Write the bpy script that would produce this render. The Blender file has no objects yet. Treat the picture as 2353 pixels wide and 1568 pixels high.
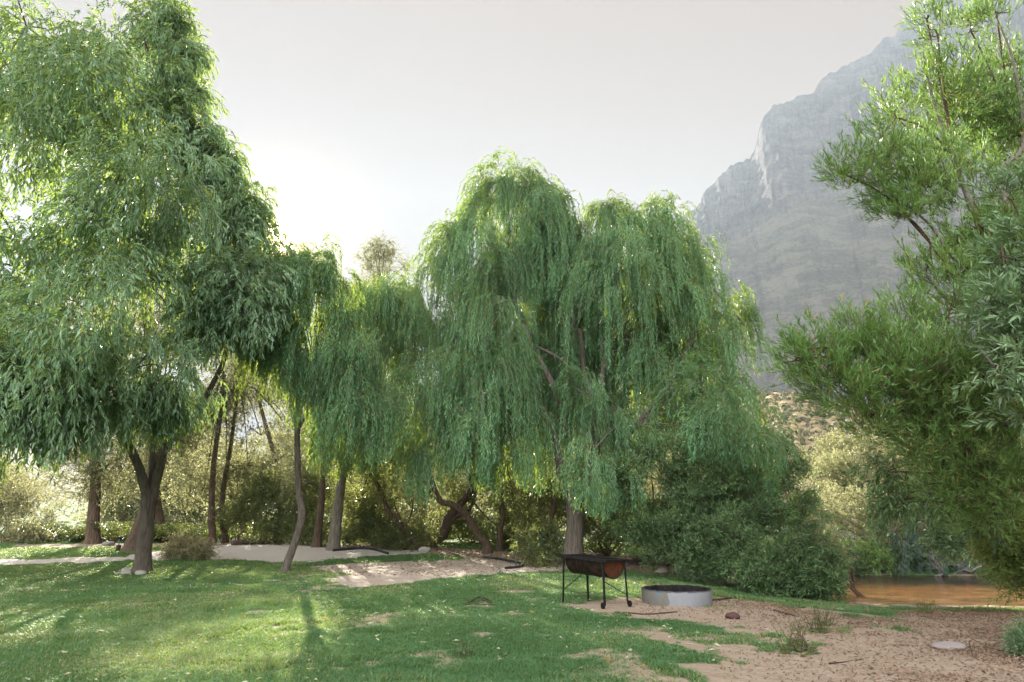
import bpy, math, random
import numpy as np

# ------------------------------------------------------------------ camera, sky, sun, exposure
S = bpy.context.scene
COL = S.collection
R = math.radians
PITCH = R(14.1); F = 1569.0; CX, CY = 1176.5, 784.0; CAMZ = 1.65
SUN_EL, SUN_AZ = R(21.5), R(-19.7)          # azimuth from +Y, negative = to the left
SUN_DIR = np.array([math.sin(SUN_AZ) * math.cos(SUN_EL), math.cos(SUN_AZ) * math.cos(SUN_EL), math.sin(SUN_EL)])

cd = bpy.data.cameras.new('camera'); cam = bpy.data.objects.new('camera', cd); COL.objects.link(cam)
cam.location = (0, 0, CAMZ); cam.rotation_euler = (R(90) + PITCH, 0, 0)
cd.lens = 24.0; cd.sensor_width = 36.0; cd.clip_start = 0.05; cd.clip_end = 9000
S.camera = cam
S.view_settings.view_transform = 'Standard'; S.view_settings.look = 'None'
S.view_settings.gamma = 1.0; S.view_settings.exposure = 2.45
S.cycles.max_bounces = 6; S.cycles.diffuse_bounces = 2; S.cycles.glossy_bounces = 2
S.cycles.transmission_bounces = 5; S.cycles.transparent_max_bounces = 8; S.cycles.volume_bounces = 0
S.cycles.sample_clamp_indirect = 6.0
S.cycles.use_denoising = True

sl = bpy.data.lights.new('sun', 'SUN'); sun = bpy.data.objects.new('sun', sl); COL.objects.link(sun)
sl.energy = 5.0; sl.angle = R(0.55); sl.color = (1.0, 0.93, 0.80)
sun.rotation_euler = (-(R(90) - SUN_EL), 0, -SUN_AZ)

W = bpy.data.worlds.new('World'); S.world = W; W.use_nodes = True
nt = W.node_tree; N = nt.nodes; LK = nt.links
bg = N['Background']; bg.inputs['Strength'].default_value = 1.0
sky = N.new('ShaderNodeTexSky'); sky.sky_type = 'NISHITA'; sky.sun_disc = False
sky.sun_elevation = SUN_EL; sky.sun_rotation = SUN_AZ; sky.dust_density = 4.0; sky.air_density = 1.0; sky.altitude = 200
def wmath(op, a, b=None):
    n = N.new('ShaderNodeMath'); n.operation = op
    for i, v in enumerate((a, b)):
        if v is None: continue
        if isinstance(v, (int, float)): n.inputs[i].default_value = v
        else: LK.new(v, n.inputs[i])
    return n.outputs[0]
tc = N.new('ShaderNodeTexCoord')
dot = N.new('ShaderNodeVectorMath'); dot.operation = 'DOT_PRODUCT'
LK.new(tc.outputs['Generated'], dot.inputs[0]); dot.inputs[1].default_value = tuple(SUN_DIR)
sc_ = N.new('ShaderNodeVectorMath'); sc_.operation = 'SCALE'; LK.new(sky.outputs[0], sc_.inputs[0]); sc_.inputs[3].default_value = 0.05
cosv = dot.outputs['Value']
dot2 = N.new('ShaderNodeVectorMath'); dot2.operation = 'DOT_PRODUCT'
LK.new(tc.outputs['Generated'], dot2.inputs[0]); dot2.inputs[1].default_value = (-.25, -.82, .52)
back = wmath('POWER', wmath('MAXIMUM', wmath('ADD', wmath('MULTIPLY', dot2.outputs['Value'], .5), .5), 0.0), 9.0)   # added fill lobe behind and above the camera, brighter than the visible sky
glow = wmath('ADD', wmath('MULTIPLY', wmath('POWER', wmath('MAXIMUM', cosv, 0.0), 6000.0), 5.0), wmath('MULTIPLY', wmath('POWER', wmath('MAXIMUM', cosv, 0.0), 260.0), .07))                              # solar aureole
def tint(c, v):
    n = N.new('ShaderNodeVectorMath'); n.operation = 'SCALE'; n.inputs[0].default_value = c; LK.new(v, n.inputs[3]); return n.outputs[0]
sepz = N.new('ShaderNodeSeparateXYZ'); LK.new(tc.outputs['Generated'], sepz.inputs[0])
front = wmath('ADD', wmath('ADD', glow, 0.017), wmath('MULTIPLY', wmath('MAXIMUM', sepz.outputs['Z'], 0.0), 0.030))
cmb = N.new('ShaderNodeVectorMath'); cmb.operation = 'ADD'
LK.new(tint((1.62, 1.0, 0.56), front), cmb.inputs[0]); LK.new(tint((1.42, 1.45, 1.47), back), cmb.inputs[1])
mn = N.new('ShaderNodeVectorMath'); mn.operation = 'MINIMUM'; LK.new(sc_.outputs[0], mn.inputs[0]); mn.inputs[1].default_value = (0.010, 0.012, 0.016)
add = N.new('ShaderNodeVectorMath'); add.operation = 'ADD'; LK.new(cmb.outputs[0], add.inputs[0]); LK.new(mn.outputs[0], add.inputs[1])
LK.new(add.outputs[0], bg.inputs['Color'])

# ------------------------------------------------------------------ helpers
FWD = np.array([0, math.cos(PITCH), math.sin(PITCH)]); UP = np.array([0, -math.sin(PITCH), math.cos(PITCH)]); RT = np.array([1.0, 0, 0])
CAM = np.array([0, 0, CAMZ])
def ray(px, py): return RT * (px - CX) / F + FWD - UP * (py - CY) / F
def P(px, py, Y):                     # point seen at photo position (px,py) standing Y metres ahead
    r = ray(px, py); return CAM + r * (Y / r[1])
def PZ(px, py, z):
    r = ray(px, py); return CAM + r * ((z - CAMZ) / r[2])
def MPP(Y): return Y / F * 1.0        # metres per photo unit at Y (roughly)

def sstep(a, b, x):
    t = np.clip((x - a) / (b - a), 0, 1); return t * t * (3 - 2 * t)

def _hash(ix, iy, seed):
    n = (ix * 374761393 + iy * 668265263 + seed * 1442695041) & 0xFFFFFFFF
    n = ((n ^ (n >> 13)) * 1274126177) & 0xFFFFFFFF
    return ((n ^ (n >> 16)) & 0xFFFF) / 65535.0
def vnoise(x, y, seed=0):
    x = np.asarray(x, float); y = np.asarray(y, float)
    ix = np.floor(x).astype(np.int64); iy = np.floor(y).astype(np.int64); fx = x - ix; fy = y - iy
    fx = fx * fx * (3 - 2 * fx); fy = fy * fy * (3 - 2 * fy)
    a = _hash(ix, iy, seed); b = _hash(ix + 1, iy, seed); c = _hash(ix, iy + 1, seed); d = _hash(ix + 1, iy + 1, seed)
    return (a * (1 - fx) + b * fx) * (1 - fy) + (c * (1 - fx) + d * fx) * fy
def fbm(x, y, seed=0, o=4):
    s = 0; a = .5; t = 0
    for i in range(o):
        s = s + a * vnoise(np.asarray(x) * 2 ** i, np.asarray(y) * 2 ** i, seed + i * 7); t += a; a *= .5
    return s / t

def poly_sd(x, y, pts):               # signed distance to a polygon, negative inside
    x = np.asarray(x, float); y = np.asarray(y, float)
    d = np.full(x.shape, 1e9); ins = np.zeros(x.shape, bool)
    n = len(pts)
    for i in range(n):
        ax, ay = pts[i]; bx, by = pts[(i + 1) % n]
        ex, ey = bx - ax, by - ay
        t = np.clip(((x - ax) * ex + (y - ay) * ey) / (ex * ex + ey * ey + 1e-9), 0, 1)
        d = np.minimum(d, np.hypot(x - ax - t * ex, y - ay - t * ey))
        c = (ay > y) != (by > y)
        with np.errstate(divide='ignore', invalid='ignore'):
            ins ^= c & (x < (bx - ax) * (y - ay) / (by - ay + 1e-12) + ax)
    return np.where(ins, -d, d)

WATER_Z = -0.45
WPX = [(1800, 1352), (1860, 1364), (1925, 1376), (2000, 1388), (2150, 1391), (2353, 1394), (2900, 1402), (2900, 1318), (2353, 1323),
       (2200, 1323), (2000, 1322), (1900, 1317), (1700, 1310), (1500, 1302), (1500, 1309), (1700, 1332)]
WPOLY = [tuple(PZ(a, b, WATER_Z)[:2]) for a, b in WPX]
def height(x, y):
    x = np.asarray(x, float); y = np.asarray(y, float)
    d = poly_sd(x, y, WPOLY)
    base = 0.07 * (fbm(x * .22, y * .22, 3, 3) - .5) + 0.40 * sstep(20, 31, y) * sstep(9, 3, x) - 0.05 * sstep(1, 5, x) * sstep(30, 18, y)
    base = base + 0.55 * sstep(22, 27, y) * sstep(5, 8, x)
    base = base + 6.0 * sstep(60, 400, np.hypot(x, y))
    t = np.clip(d / 6.0, 0, 1)
    t2 = np.clip(d / 2.2, 0, 1)
    far = sstep(20, 23, y)
    prof = (t * t * (3 - 2 * t)) * (1 - far) + (t2 * t2 * (3 - 2 * t2)) * far
    return np.where(d > 0, WATER_Z + (base - WATER_Z) * prof, WATER_Z - 0.45 * (1 - np.exp(d / 1.2)))
def G(px, py):                        # the ground point seen at a photo position
    r = ray(px, py); lo, hi = 2.0, 120.0
    ts = np.linspace(3, 90, 1800); pts = CAM[None] + r[None] * ts[:, None]
    under = pts[:, 2] < height(pts[:, 0], pts[:, 1])
    i = int(np.argmax(under)) if under.any() else len(ts) - 1
    p = pts[i].copy(); p[2] = float(height(p[0], p[1])); return p
def on_ground(x, y, dz=0.0): return np.array([x, y, float(height(x, y)) + dz])

# mesh building ------------------------------------------------------
class MB:
    def __init__(s): s.v = []; s.l = []; s.t = []; s.m = []; s.r = []; s.n = 0
    def add(s, v, faces, mat=0, rnd=None):   # faces: (k, n) int array
        v = np.asarray(v, np.float32).reshape(-1, 3); faces = np.asarray(faces, np.int64)
        s.v.append(v); s.l.append((faces + s.n).ravel()); s.t.append(np.full(len(faces), faces.shape[1], np.int32))
        s.m.append(np.full(len(faces), mat, np.int32))
        s.r.append(np.full(len(v), .5, np.float32) if rnd is None else np.asarray(rnd, np.float32)); s.n += len(v)
    def box(s, c, size, rot=None, mat=0, taper=1.0):
        x, y, z = [k / 2 for k in size]
        q = np.array([(-x, -y, -z), (x, -y, -z), (x, y, -z), (-x, y, -z), (-x * taper, -y * taper, z), (x * taper, -y * taper, z), (x * taper, y * taper, z), (-x * taper, y * taper, z)])
        if rot is not None: q = q @ np.asarray(rot).T
        s.add(q + np.asarray(c), [(0, 3, 2, 1), (4, 5, 6, 7), (0, 1, 5, 4), (1, 2, 6, 5), (2, 3, 7, 6), (3, 0, 4, 7)], mat)
    def tube(s, pts, rad, n=8, mat=0, smooth=True, bumpy=0.0, seed=0, cap=True, sub=4):
        pts = np.asarray(pts, float); rad = np.broadcast_to(np.asarray(rad, float), (len(pts),)).copy()
        if smooth and len(pts) > 2: pts, rad = catmull(pts, rad, sub)
        t = np.gradient(pts, axis=0); t /= np.linalg.norm(t, axis=1, keepdims=True) + 1e-9
        ref = np.array([0, 0, 1.0]) if abs(t[0][2]) < .9 else np.array([1.0, 0, 0])
        u = np.cross(t, ref); 
        for i in range(len(u)):
            if i: u[i] = u[i - 1] - t[i] * np.dot(u[i - 1], t[i])
            u[i] /= np.linalg.norm(u[i]) + 1e-9
        w = np.cross(t, u); a = np.arange(n) / n * 2 * math.pi
        rr = rad[:, None] * np.ones(n)[None]
        if bumpy:
            rng = np.random.default_rng(seed); k = rng.random((1, n)) - .5; k2 = rng.random((len(pts), n)) - .5
            rr = rr * (1 + bumpy * (1.1 * k + .9 * k2))
        ring = pts[:, None] + rr[..., None] * (u[:, None] * np.cos(a)[None, :, None] + w[:, None] * np.sin(a)[None, :, None])
        m = len(pts); idx = np.arange(m * n).reshape(m, n); nx = np.roll(idx, -1, 1)
        f = np.stack([idx[:-1], nx[:-1], nx[1:], idx[1:]], -1).reshape(-1, 4)
        s.add(ring, f, mat)
        if cap:
            for k in (0, m - 1):
                s.add(np.vstack([ring[k], pts[k][None]]), [(i, (i + 1) % n, n) if k else ((i + 1) % n, i, n) for i in range(n)], mat)
    def build(s, name, mats, parent=None, smooth=False, loc=None):
        v = np.concatenate(s.v); 
        if loc is not None: v = v - np.asarray(loc, np.float32)
        l = np.concatenate(s.l).astype(np.int32); t = np.concatenate(s.t); m = np.concatenate(s.m); r = np.concatenate(s.r)
        me = bpy.data.meshes.new(name)
        me.vertices.add(len(v)); me.vertices.foreach_set('co', v.ravel())
        me.loops.add(len(l)); me.loops.foreach_set('vertex_index', l)
        me.polygons.add(len(t)); st = np.zeros(len(t), np.int32); st[1:] = np.cumsum(t)[:-1]
        me.polygons.foreach_set('loop_start', st); me.polygons.foreach_set('loop_total', t)
        me.polygons.foreach_set('material_index', m)
        me.polygons.foreach_set('use_smooth', np.full(len(t), smooth, bool))
        at = me.attributes.new('rnd', 'FLOAT', 'POINT'); at.data.foreach_set('value', r)
        me.update(calc_edges=True); me.validate()
        for mt in (mats if isinstance(mats, (list, tuple)) else [mats]): me.materials.append(mt)
        o = bpy.data.objects.new(name, me); COL.objects.link(o)
        if parent is not None: o.parent = parent
        elif loc is not None: o.location = tuple(float(k) for k in loc)
        return o
def catmull(p, r, sub):
    P0 = np.vstack([2 * p[0] - p[1], p, 2 * p[-1] - p[-2]]); R0 = np.concatenate([[r[0]], r, [r[-1]]])
    op, orr = [], []
    for i in range(len(p) - 1):
        a, b, c, d = P0[i:i + 4]; e, f, g, h = R0[i:i + 4]
        for k in range(sub):
            t = k / sub
            op.append(.5 * (2 * b + (c - a) * t + (2 * a - 5 * b + 4 * c - d) * t * t + (3 * b - a - 3 * c + d) * t ** 3)); orr.append(f + (g - f) * t)
    op.append(p[-1]); orr.append(r[-1]); return np.array(op), np.array(orr)

def tag(o, label=None, cat=None, group=None, kind=None):
    if label: o['label'] = label
    if cat: o['category'] = cat
    if group: o['group'] = group
    if kind: o['kind'] = kind
    return o
def thing(name, label, cat, loc=(0, 0, 0), group=None):
    o = bpy.data.objects.new(name, None); COL.objects.link(o); o.location = tuple(float(k) for k in loc); o.empty_display_size = .2
    return tag(o, label, cat, group)

# materials ------------------------------------------------------------
class MT:
    def __init__(s, name):
        s.m = bpy.data.materials.new(name); s.m.use_nodes = True; s.nt = s.m.node_tree; s.N = s.nt.nodes; s.L = s.nt.links
        s.b = s.N['Principled BSDF']; s.out = s.N['Material Output']
    def node(s, t, **kw):
        n = s.N.new(t)
        for k, v in kw.items():
            if hasattr(n, k) and k not in n.inputs: setattr(n, k, v)
        return n
    def set(s, n, i, v):
        if hasattr(v, 'is_linked') or hasattr(v, 'links'): s.L.new(v, n.inputs[i])
        else: n.inputs[i].default_value = v
    def attr(s, name='rnd'):
        n = s.N.new('ShaderNodeAttribute'); n.attribute_name = name; return n.outputs['Fac']
    def coord(s, scale=(1, 1, 1), kind='Object'):
        t = s.N.new('ShaderNodeTexCoord'); mp = s.N.new('ShaderNodeMapping'); s.L.new(t.outputs[kind], mp.inputs[0]); mp.inputs['Scale'].default_value = scale
        return mp.outputs[0]
    def noise(s, vec, scale=5, detail=4, rough=.55, dist=0):
        n = s.N.new('ShaderNodeTexNoise'); s.L.new(vec, n.inputs['Vector']); n.inputs['Scale'].default_value = scale
        n.inputs['Detail'].default_value = detail; n.inputs['Roughness'].default_value = rough; n.inputs['Distortion'].default_value = dist
        return n.outputs['Fac']
    def voro(s, vec, scale=5, feature='F1'):
        n = s.N.new('ShaderNodeTexVoronoi'); s.L.new(vec, n.inputs['Vector']); n.inputs['Scale'].default_value = scale; n.feature = feature
        return n.outputs['Distance']
    def ramp(s, fac, stops):
        n = s.N.new('ShaderNodeValToRGB'); s.L.new(fac, n.inputs[0]); e = n.color_ramp.elements
        while len(e) < len(stops): e.new(.5)
        for k, (p, c) in zip(e, stops):
            k.position = p; k.color = (c, c, c, 1) if isinstance(c, (int, float)) else (*c, 1)
        return n.outputs[0]
    def mix(s, fac, a, b, blend='MIX'):
        n = s.N.new('ShaderNodeMix'); n.data_type = 'RGBA'; n.blend_type = blend
        for i, v in ((0, fac), (6, a), (7, b)):
            if isinstance(v, (int, float)): n.inputs[i].default_value = v
            elif isinstance(v, tuple): n.inputs[i].default_value = (*v, 1)
            else: s.L.new(v, n.inputs[i])
        return n.outputs[2]
    def math(s, op, a, b=0.0):
        n = s.N.new('ShaderNodeMath'); n.operation = op
        for i, v in enumerate((a, b)):
            if isinstance(v, (int, float)): n.inputs[i].default_value = v
            else: s.L.new(v, n.inputs[i])
        return n.outputs[0]
    def bump(s, h, strength=.5, dist=.02):
        n = s.N.new('ShaderNodeBump'); s.L.new(h, n.inputs['Height']); n.inputs['Strength'].default_value = strength; n.inputs['Distance'].default_value = dist
        s.L.new(n.outputs[0], s.b.inputs['Normal'])
    def base(s, c, rough=.8, spec=.3):
        if isinstance(c, tuple): s.b.inputs['Base Color'].default_value = (*c, 1)
        else: s.L.new(c, s.b.inputs['Base Color'])
        s.b.inputs['Roughness'].default_value = rough; s.b.inputs['Specular IOR Level'].default_value = spec

def leaf_mat(name, dark, light, tcol, trans=.4, rough=.42, spec=.5, old=None, oldfrac=.06, patch=.5):
    m = MT(name); r = m.attr()
    big = m.noise(m.coord((1, 1, 1)), .55, 3)
    f = m.math('ADD', m.math('MULTIPLY', r, 1 - patch), m.math('MULTIPLY', m.math('ADD', m.math('MULTIPLY', m.math('SUBTRACT', big, .5), 2.2), .5), patch))
    mid = tuple(a * .62 + b * .38 for a, b in zip(dark, light)); c = m.ramp(f, [(.10, dark), (.55, mid), (.92, light)])
    if old is not None: c = m.mix(m.ramp(r, [(1 - oldfrac - .01, 0.0), (1 - oldfrac, 1.0)]), c, old)
    m.base(c, rough, spec)
    t = m.N.new('ShaderNodeBsdfTranslucent')
    tc_ = m.mix(m.ramp(r, [(0, 0.0), (1, 1.0)]), tuple(k * .75 for k in tcol), tcol)
    m.L.new(tc_, t.inputs[0])
    mx = m.N.new('ShaderNodeMixShader'); mx.inputs[0].default_value = trans
    m.L.new(m.b.outputs[0], mx.inputs[1]); m.L.new(t.outputs[0], mx.inputs[2]); m.L.new(mx.outputs[0], m.out.inputs[0])
    return m.m
def bark_mat(name, a, b, zs=.18, scale=9):
    m = MT(name); v = m.coord((1, 1, zs)); n = m.noise(v, scale, 6, .65, .6); n2 = m.noise(m.coord(), 1.7, 3)
    c = m.mix(m.math('MULTIPLY', n2, .55), m.ramp(n, [(.3, a), (.7, b)]), tuple(k * .6 for k in b)); m.base(c, .9, .2)
    m.bump(m.math('ADD', n, m.math('MULTIPLY', m.voro(v, scale * 1.6), .5)), 1.0, .05); return m.m

# foliage ---------------------------------------------------------------
def unit(a): return a / (np.linalg.norm(a, axis=-1, keepdims=True) + 1e-9)
def lobes_px(L):                      # (px, py, Y, radius in photo units[, vertical aspect]) -> centre, radius in metres
    out = []
    for q in L:
        c = P(q[0], q[1], q[2]); r = q[3] * q[2] / F * 1.03
        out.append((c, r, q[4] if len(q) > 4 else 1.0))
    return out
def sublobes(L, k, f, seed, at=.72):
    rng = np.random.default_rng(seed); out = []
    for (c, r, a) in L:
        d = unit(rng.normal(size=(k, 3)))
        out += [(c + q * r * at * np.array([1, 1, a]), r * f * (.75 + .5 * rng.random()), a) for q in d]
    return out
def cluster_points(lobes, dens, seed, rmin=.45, holes=.0, hs=1.0, zmin=-1.0, power=.5):
    rng = np.random.default_rng(seed); C, D = [], []
    for (c, r, asp) in lobes:
        n = max(7, int(dens * r * r))
        d = unit(rng.normal(size=(n * 2, 3))); d = d[d[:, 2] > zmin][:n]
        k = (rmin ** 3 + rng.random(len(d)) * (1 - rmin ** 3)) ** power
        k = np.clip(k, 0, 1.02) * (.88 + .30 * rng.random(len(d)))
        p = c + d * (r * k)[:, None] * np.array([1, 1, asp])
        if holes > 0:
            nz = vnoise(p[:, 0] / hs + p[:, 1] * .6 / hs + 31, p[:, 2] / hs + p[:, 1] * .5 / hs, seed)
            ok = nz > holes; p = p[ok]; d = d[ok]
        C.append(p); D.append(d)
    return np.vstack(C), np.vstack(D)
def sprays(mb, C, D, ntw, tl, spread, pull, gap, ll, lw, ang, seed, seg=5, grav=(0, 0, -1), jit=.15, twr=.006, tip=1.0, leafdroop=.0, fold=.25, start=.12, lmat=0, tmat=1, ring=1, zfloor=None, lenvar=.5, curl=.12):
    """twigs start at clusters C heading along D, bend by PULL towards GRAV, and carry leaves"""
    rng = np.random.default_rng(seed); g = np.asarray(grav, float)
    n = len(C) * ntw
    p = np.repeat(C, ntw, 0) + rng.normal(size=(n, 3)) * jit
    d = unit(np.repeat(D, ntw, 0) + rng.normal(size=(n, 3)) * spread)
    crnd = np.repeat(rng.random(len(C)), ntw)
    L = tl * (1 - lenvar + lenvar * 1.6 * rng.random(n)) * np.repeat(.8 + .4 * rng.random(len(C)), ntw)
    if zfloor is not None: 
        zf = zfloor(p[:, 0], p[:, 1], p[:, 2]) if callable(zfloor) else zfloor
        L = np.minimum(L, np.maximum(p[:, 2] - zf, .15))
    ds = L / seg; path = [p]; tang = [d]
    for i in range(seg):
        d = unit(d + g * (pull * ds / max(tl, .01) * 2.0)[:, None] + rng.normal(size=(n, 3)) * .05); p = p + d * ds[:, None]; path.append(p); tang.append(d)
    path = np.stack(path, 1); tang = np.stack(tang, 1)
    # twigs
    side = unit(np.cross(tang, np.array([.31, .77, .55]))); up2 = np.cross(tang, side)
    rad = (twr * np.linspace(1, .35, seg + 1))[None, :, None]
    a = [0, 2.094, 4.188]
    ringv = np.stack([path + rad * (side * math.cos(q) + up2 * math.sin(q)) for q in a], 2)     # n, seg+1, 3, 3
    idx = np.arange(n * (seg + 1) * 3).reshape(n, seg + 1, 3); nx = np.roll(idx, -1, 2)
    f = np.stack([idx[:, :-1], nx[:, :-1], nx[:, 1:], idx[:, 1:]], -1).reshape(-1, 4)
    mb.add(ringv, f, tmat)
    # leaves
    m = max(2, int(round(tl / gap)))
    fr = (np.arange(m)[None] + rng.random((n, m)) * .8) / m * (1 - start) + start
    ok = (fr * L[:, None] / tl < 9)
    ii = np.clip((fr * seg).astype(int), 0, seg - 1); t = fr * seg - ii
    rows = np.arange(n)[:, None]
    B = path[rows, ii] * (1 - t)[..., None] + path[rows, ii + 1] * t[..., None]
    T = tang[rows, ii + 1]
    keep = rng.random((n, m)) < np.clip(L / tl, .15, 1)[:, None]
    B = B[keep]; T = T[keep]; cr = np.repeat(crnd[:, None], m, 1)[keep]
    leaves(mb, B, T, ll, lw, ang, rng, cr, leafdroop, fold, ring, lmat, curl)
    return path
def leaves(mb, B, T, ll, lw, ang, rng, cr, leafdroop=0., fold=.25, ring=1, lmat=0, curl=.12):
    k = len(B)
    perp = unit(np.cross(T, rng.normal(size=(k, 3))))
    an = ang * (.6 + .8 * rng.random(k))
    A = unit(T * np.cos(an)[:, None] + perp * np.sin(an)[:, None] + np.array([0, 0, -1.0]) * leafdroop)
    sd = unit(np.cross(A, rng.normal(size=(k, 3)) * .8 + np.array([0, -.3, .75]))); nr = np.cross(sd, A)
    l = ll * (.45 + .85 * rng.random(k))[:, None]; w = lw * (.75 + .5 * rng.random(k))[:, None]
    rv = np.clip(.5 * cr + .5 * rng.random(k) + .04 * rng.normal(size=k), 0, 1)
    mid = B + A * l * .42
    v = np.stack([B, mid + sd * w * .5 + nr * w * fold, mid - sd * w * .5 + nr * w * fold, B + A * l - nr * l * curl], 1)
    i = np.arange(k)[:, None] * 4
    f = np.concatenate([i + np.array([[0, 3, 1]]), i + np.array([[0, 2, 3]])])
    mb.add(v, f, lmat, np.repeat(rv, 4))

def tree(name, label, cat, base, trunk, limbs, crown, mats, group=None, bumpy=.12, n=12):
    """trunk/limbs: (points, radii); crown: function(mb)"""
    t = thing(name, label, cat, base, group)
    mb = MB(); pts, rad = trunk; mb.tube(pts, rad, n, bumpy=bumpy, seed=len(name))
    mb.build('trunk', mats[2], t, True, base)
    for (p, r) in limbs:
        b = MB(); b.tube(p, r, 8, bumpy=bumpy, seed=3); b.build('limb', mats[2], t, True, base)
    c = MB(); crown(c); o = c.build('crown', [mats[0], mats[1], mats[2]], t, False, base)
    return t
def limbpx(pts, Y0, Y1, r0, r1):
    n = len(pts); return [P(a, b, Y0 + (Y1 - Y0) * i / (n - 1)) for i, (a, b) in enumerate(pts)], np.linspace(r0, r1, n)
def feeders(mb, origin, lobes, seed, per=4, r=.03, mat=1):
    """inner branches from the limbs out into every lobe"""
    rng = np.random.default_rng(seed)
    for (c, rr, asp) in lobes:
        if rr < .5 and r > .03: continue
        o = min(origin, key=lambda q: np.linalg.norm(q - c))
        mid = (o + c) / 2 + np.array([0, 0, .12 * np.linalg.norm(c - o)])
        mb.tube([o, mid, c], [r * 1.5, r * 1.1, r * .8], 6, mat, sub=3, cap=False)
        for k in range(per):
            e = c + unit(rng.normal(size=3) + np.array([0, 0, .2])) * rr * .6
            mb.tube([c, (c + e) / 2 + rng.normal(size=3) * .1 * rr, e], [r * .8, r * .5, r * .2], 5, mat, sub=3, cap=False)

# ------------------------------------------------------------------ ground: lawn, sand, river
def toxy(L): return [tuple(G(a, b)[:2]) for a, b in L]
PATH = toxy([(-500, 1306), (0, 1299), (150, 1294), (300, 1288), (430, 1285), (560, 1287), (640, 1291), (720, 1289), (800, 1282), (900, 1277), (980, 1273), (1010, 1264), (900, 1261), (780, 1262), (700, 1255), (560, 1251), (470, 1256), (400, 1266), (330, 1269), (290, 1281), (200, 1282), (100, 1285), (0, 1286), (-500, 1290)])
PATCH = toxy([(715, 1304), (800, 1297), (900, 1293), (1000, 1288), (1090, 1284), (1150, 1286), (1300, 1286), (1300, 1310), (1180, 1316), (1100, 1323), (1000, 1332), (900, 1346), (830, 1350), (780, 1345), (765, 1330), (800, 1320), (745, 1311)])
PATCH2 = toxy([(30, 1252), (330, 1249), (700, 1248), (900, 1252), (1010, 1258), (1300, 1278), (1500, 1288), (1560, 1300), (1690, 1335), (1660, 1342), (1560, 1318), (1450, 1310), (1320, 1308), (1100, 1283), (950, 1268), (700, 1253), (330, 1256), (30, 1257)])
BANK = [tuple(q) for q in toxy([(1288, 1387), (1350, 1378), (1400, 1376), (1500, 1374), (1640, 1376), (1760, 1386), (1860, 1404), (1960, 1420), (2060, 1428)])] + \
       [tuple(PZ(a, b, -.3)[:2]) for a, b in [(2090, 1408), (2040, 1396), (2200, 1392), (2353, 1394)]] + [(40, 16), (40, 3), (3, 3)] + \
       [tuple(q) for q in toxy([(1690, 1568), (1700, 1530), (1640, 1505), (1700, 1490), (1790, 1500), (1870, 1482), (1800, 1458), (1700, 1440), (1600, 1430), (1450, 1420), (1370, 1412), (1330, 1398)])]
ISLE = toxy([(1905, 1449), (2000, 1446), (2130, 1452), (2100, 1464), (1960, 1467)])
ISLE2 = toxy([(1640, 1398), (1700, 1394), (1730, 1399), (1680, 1404)])
BARE = [toxy([(a - w, b), (a, b - h), (a + w, b), (a, b + h)]) for a, b, w, h in [(350, 1403, 40, 4), (510, 1364, 42, 5), (750, 1352, 60, 6), (300, 1388, 60, 3), (70, 1352, 45, 4),
        (830, 1530, 50, 7), (1010, 1513, 42, 8), (1010, 1530, 30, 5), (1180, 1411, 30, 4), (1560, 1510, 36, 7), (1440, 1550, 50, 8), (1300, 1550, 40, 6), (1230, 1380, 40, 4), (600, 1408, 44, 3), (1640, 1465, 40, 5), (1560, 1455, 30, 4), (1120, 1393, 45, 3)]]
def sand_mask(x, y):                  # 1 on bare sand, 0 on turf; and which patch
    jx = x + .5 * (fbm(x * 1.6, y * 1.6, 11, 4) - .5); jy = y + .8 * (fbm(x * 1.6 + 50, y * 1.6, 12, 4) - .5)
    d = np.stack([poly_sd(jx, jy, p) for p in (PATH, PATCH, PATCH2, BANK)])
    isl = np.minimum(poly_sd(jx, jy, ISLE), poly_sd(jx, jy, ISLE2))
    d[3] = np.maximum(d[3], -isl)
    wd = poly_sd(x, y, WPOLY); d[3] = np.minimum(d[3], np.where(y > 21, wd + .5, np.where(x > 5.4, wd - .35, wd + .2)))
    which = np.argmin(d, 0); dm = d.min(0)
    dm = dm + .5 * (fbm(x * 3.1, y * 3.1, 5, 3) - .5)
    m = sstep(.42, -.30, dm + .5 * (fbm(x * 6, y * 6, 19, 3) - .5))
    bare = np.zeros_like(m)
    near = (y < 26)
    b = np.min(np.stack([poly_sd(jx, jy, p) for p in BARE]), 0)
    bare = sstep(.14, -.04, b + .5 * (fbm(x * 4, y * 4, 21, 3) - .5)) * near
    thin = sstep(.54, .74, fbm(x * .9, y * .9, 41, 4) * .7 + .3 * fbm(x * 4, y * 4, 43, 3)) * .7 * sstep(26, 20, y)       # worn places in the turf
    thin = np.maximum(thin, sstep(1.6, 0.0, dm) * sstep(2, 4, x) * sstep(.40, .62, fbm(x * 1.5, y * 1.5, 77, 4)))
    thin = np.maximum(thin, sstep(.44, .62, fbm(x * 2.4, y * 1.6, 88, 5)) * .85 * sstep(-.5, 2.2, x + .12 * (8 - y)) * sstep(12.4, 10.5, y))
    return np.maximum(np.maximum(m, bare * .6), thin), which, m
def spaced(a, b, st): return np.arange(a, b + st * .5, st)
out = lambda s0, k, n: s0 * np.cumsum(k ** np.arange(1, n + 1))
xf = spaced(-22, 17, .11); yf = spaced(4.2, 32, .11)
gx = np.concatenate([-22 - out(.14, 1.17, 46)[::-1], xf, xf[-1] + out(.14, 1.17, 46)])
gy = np.concatenate([4.2 - out(.14, 1.2, 32)[::-1], yf, yf[-1] + out(.14, 1.17, 48)])
XX, YY = np.meshgrid(gx, gy)
fine = (XX > -23) & (XX < 18) & (YY > 4) & (YY < 33)
MASK = np.zeros(XX.shape); WHICH = np.zeros(XX.shape, int); CORE = np.zeros(XX.shape)
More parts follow.
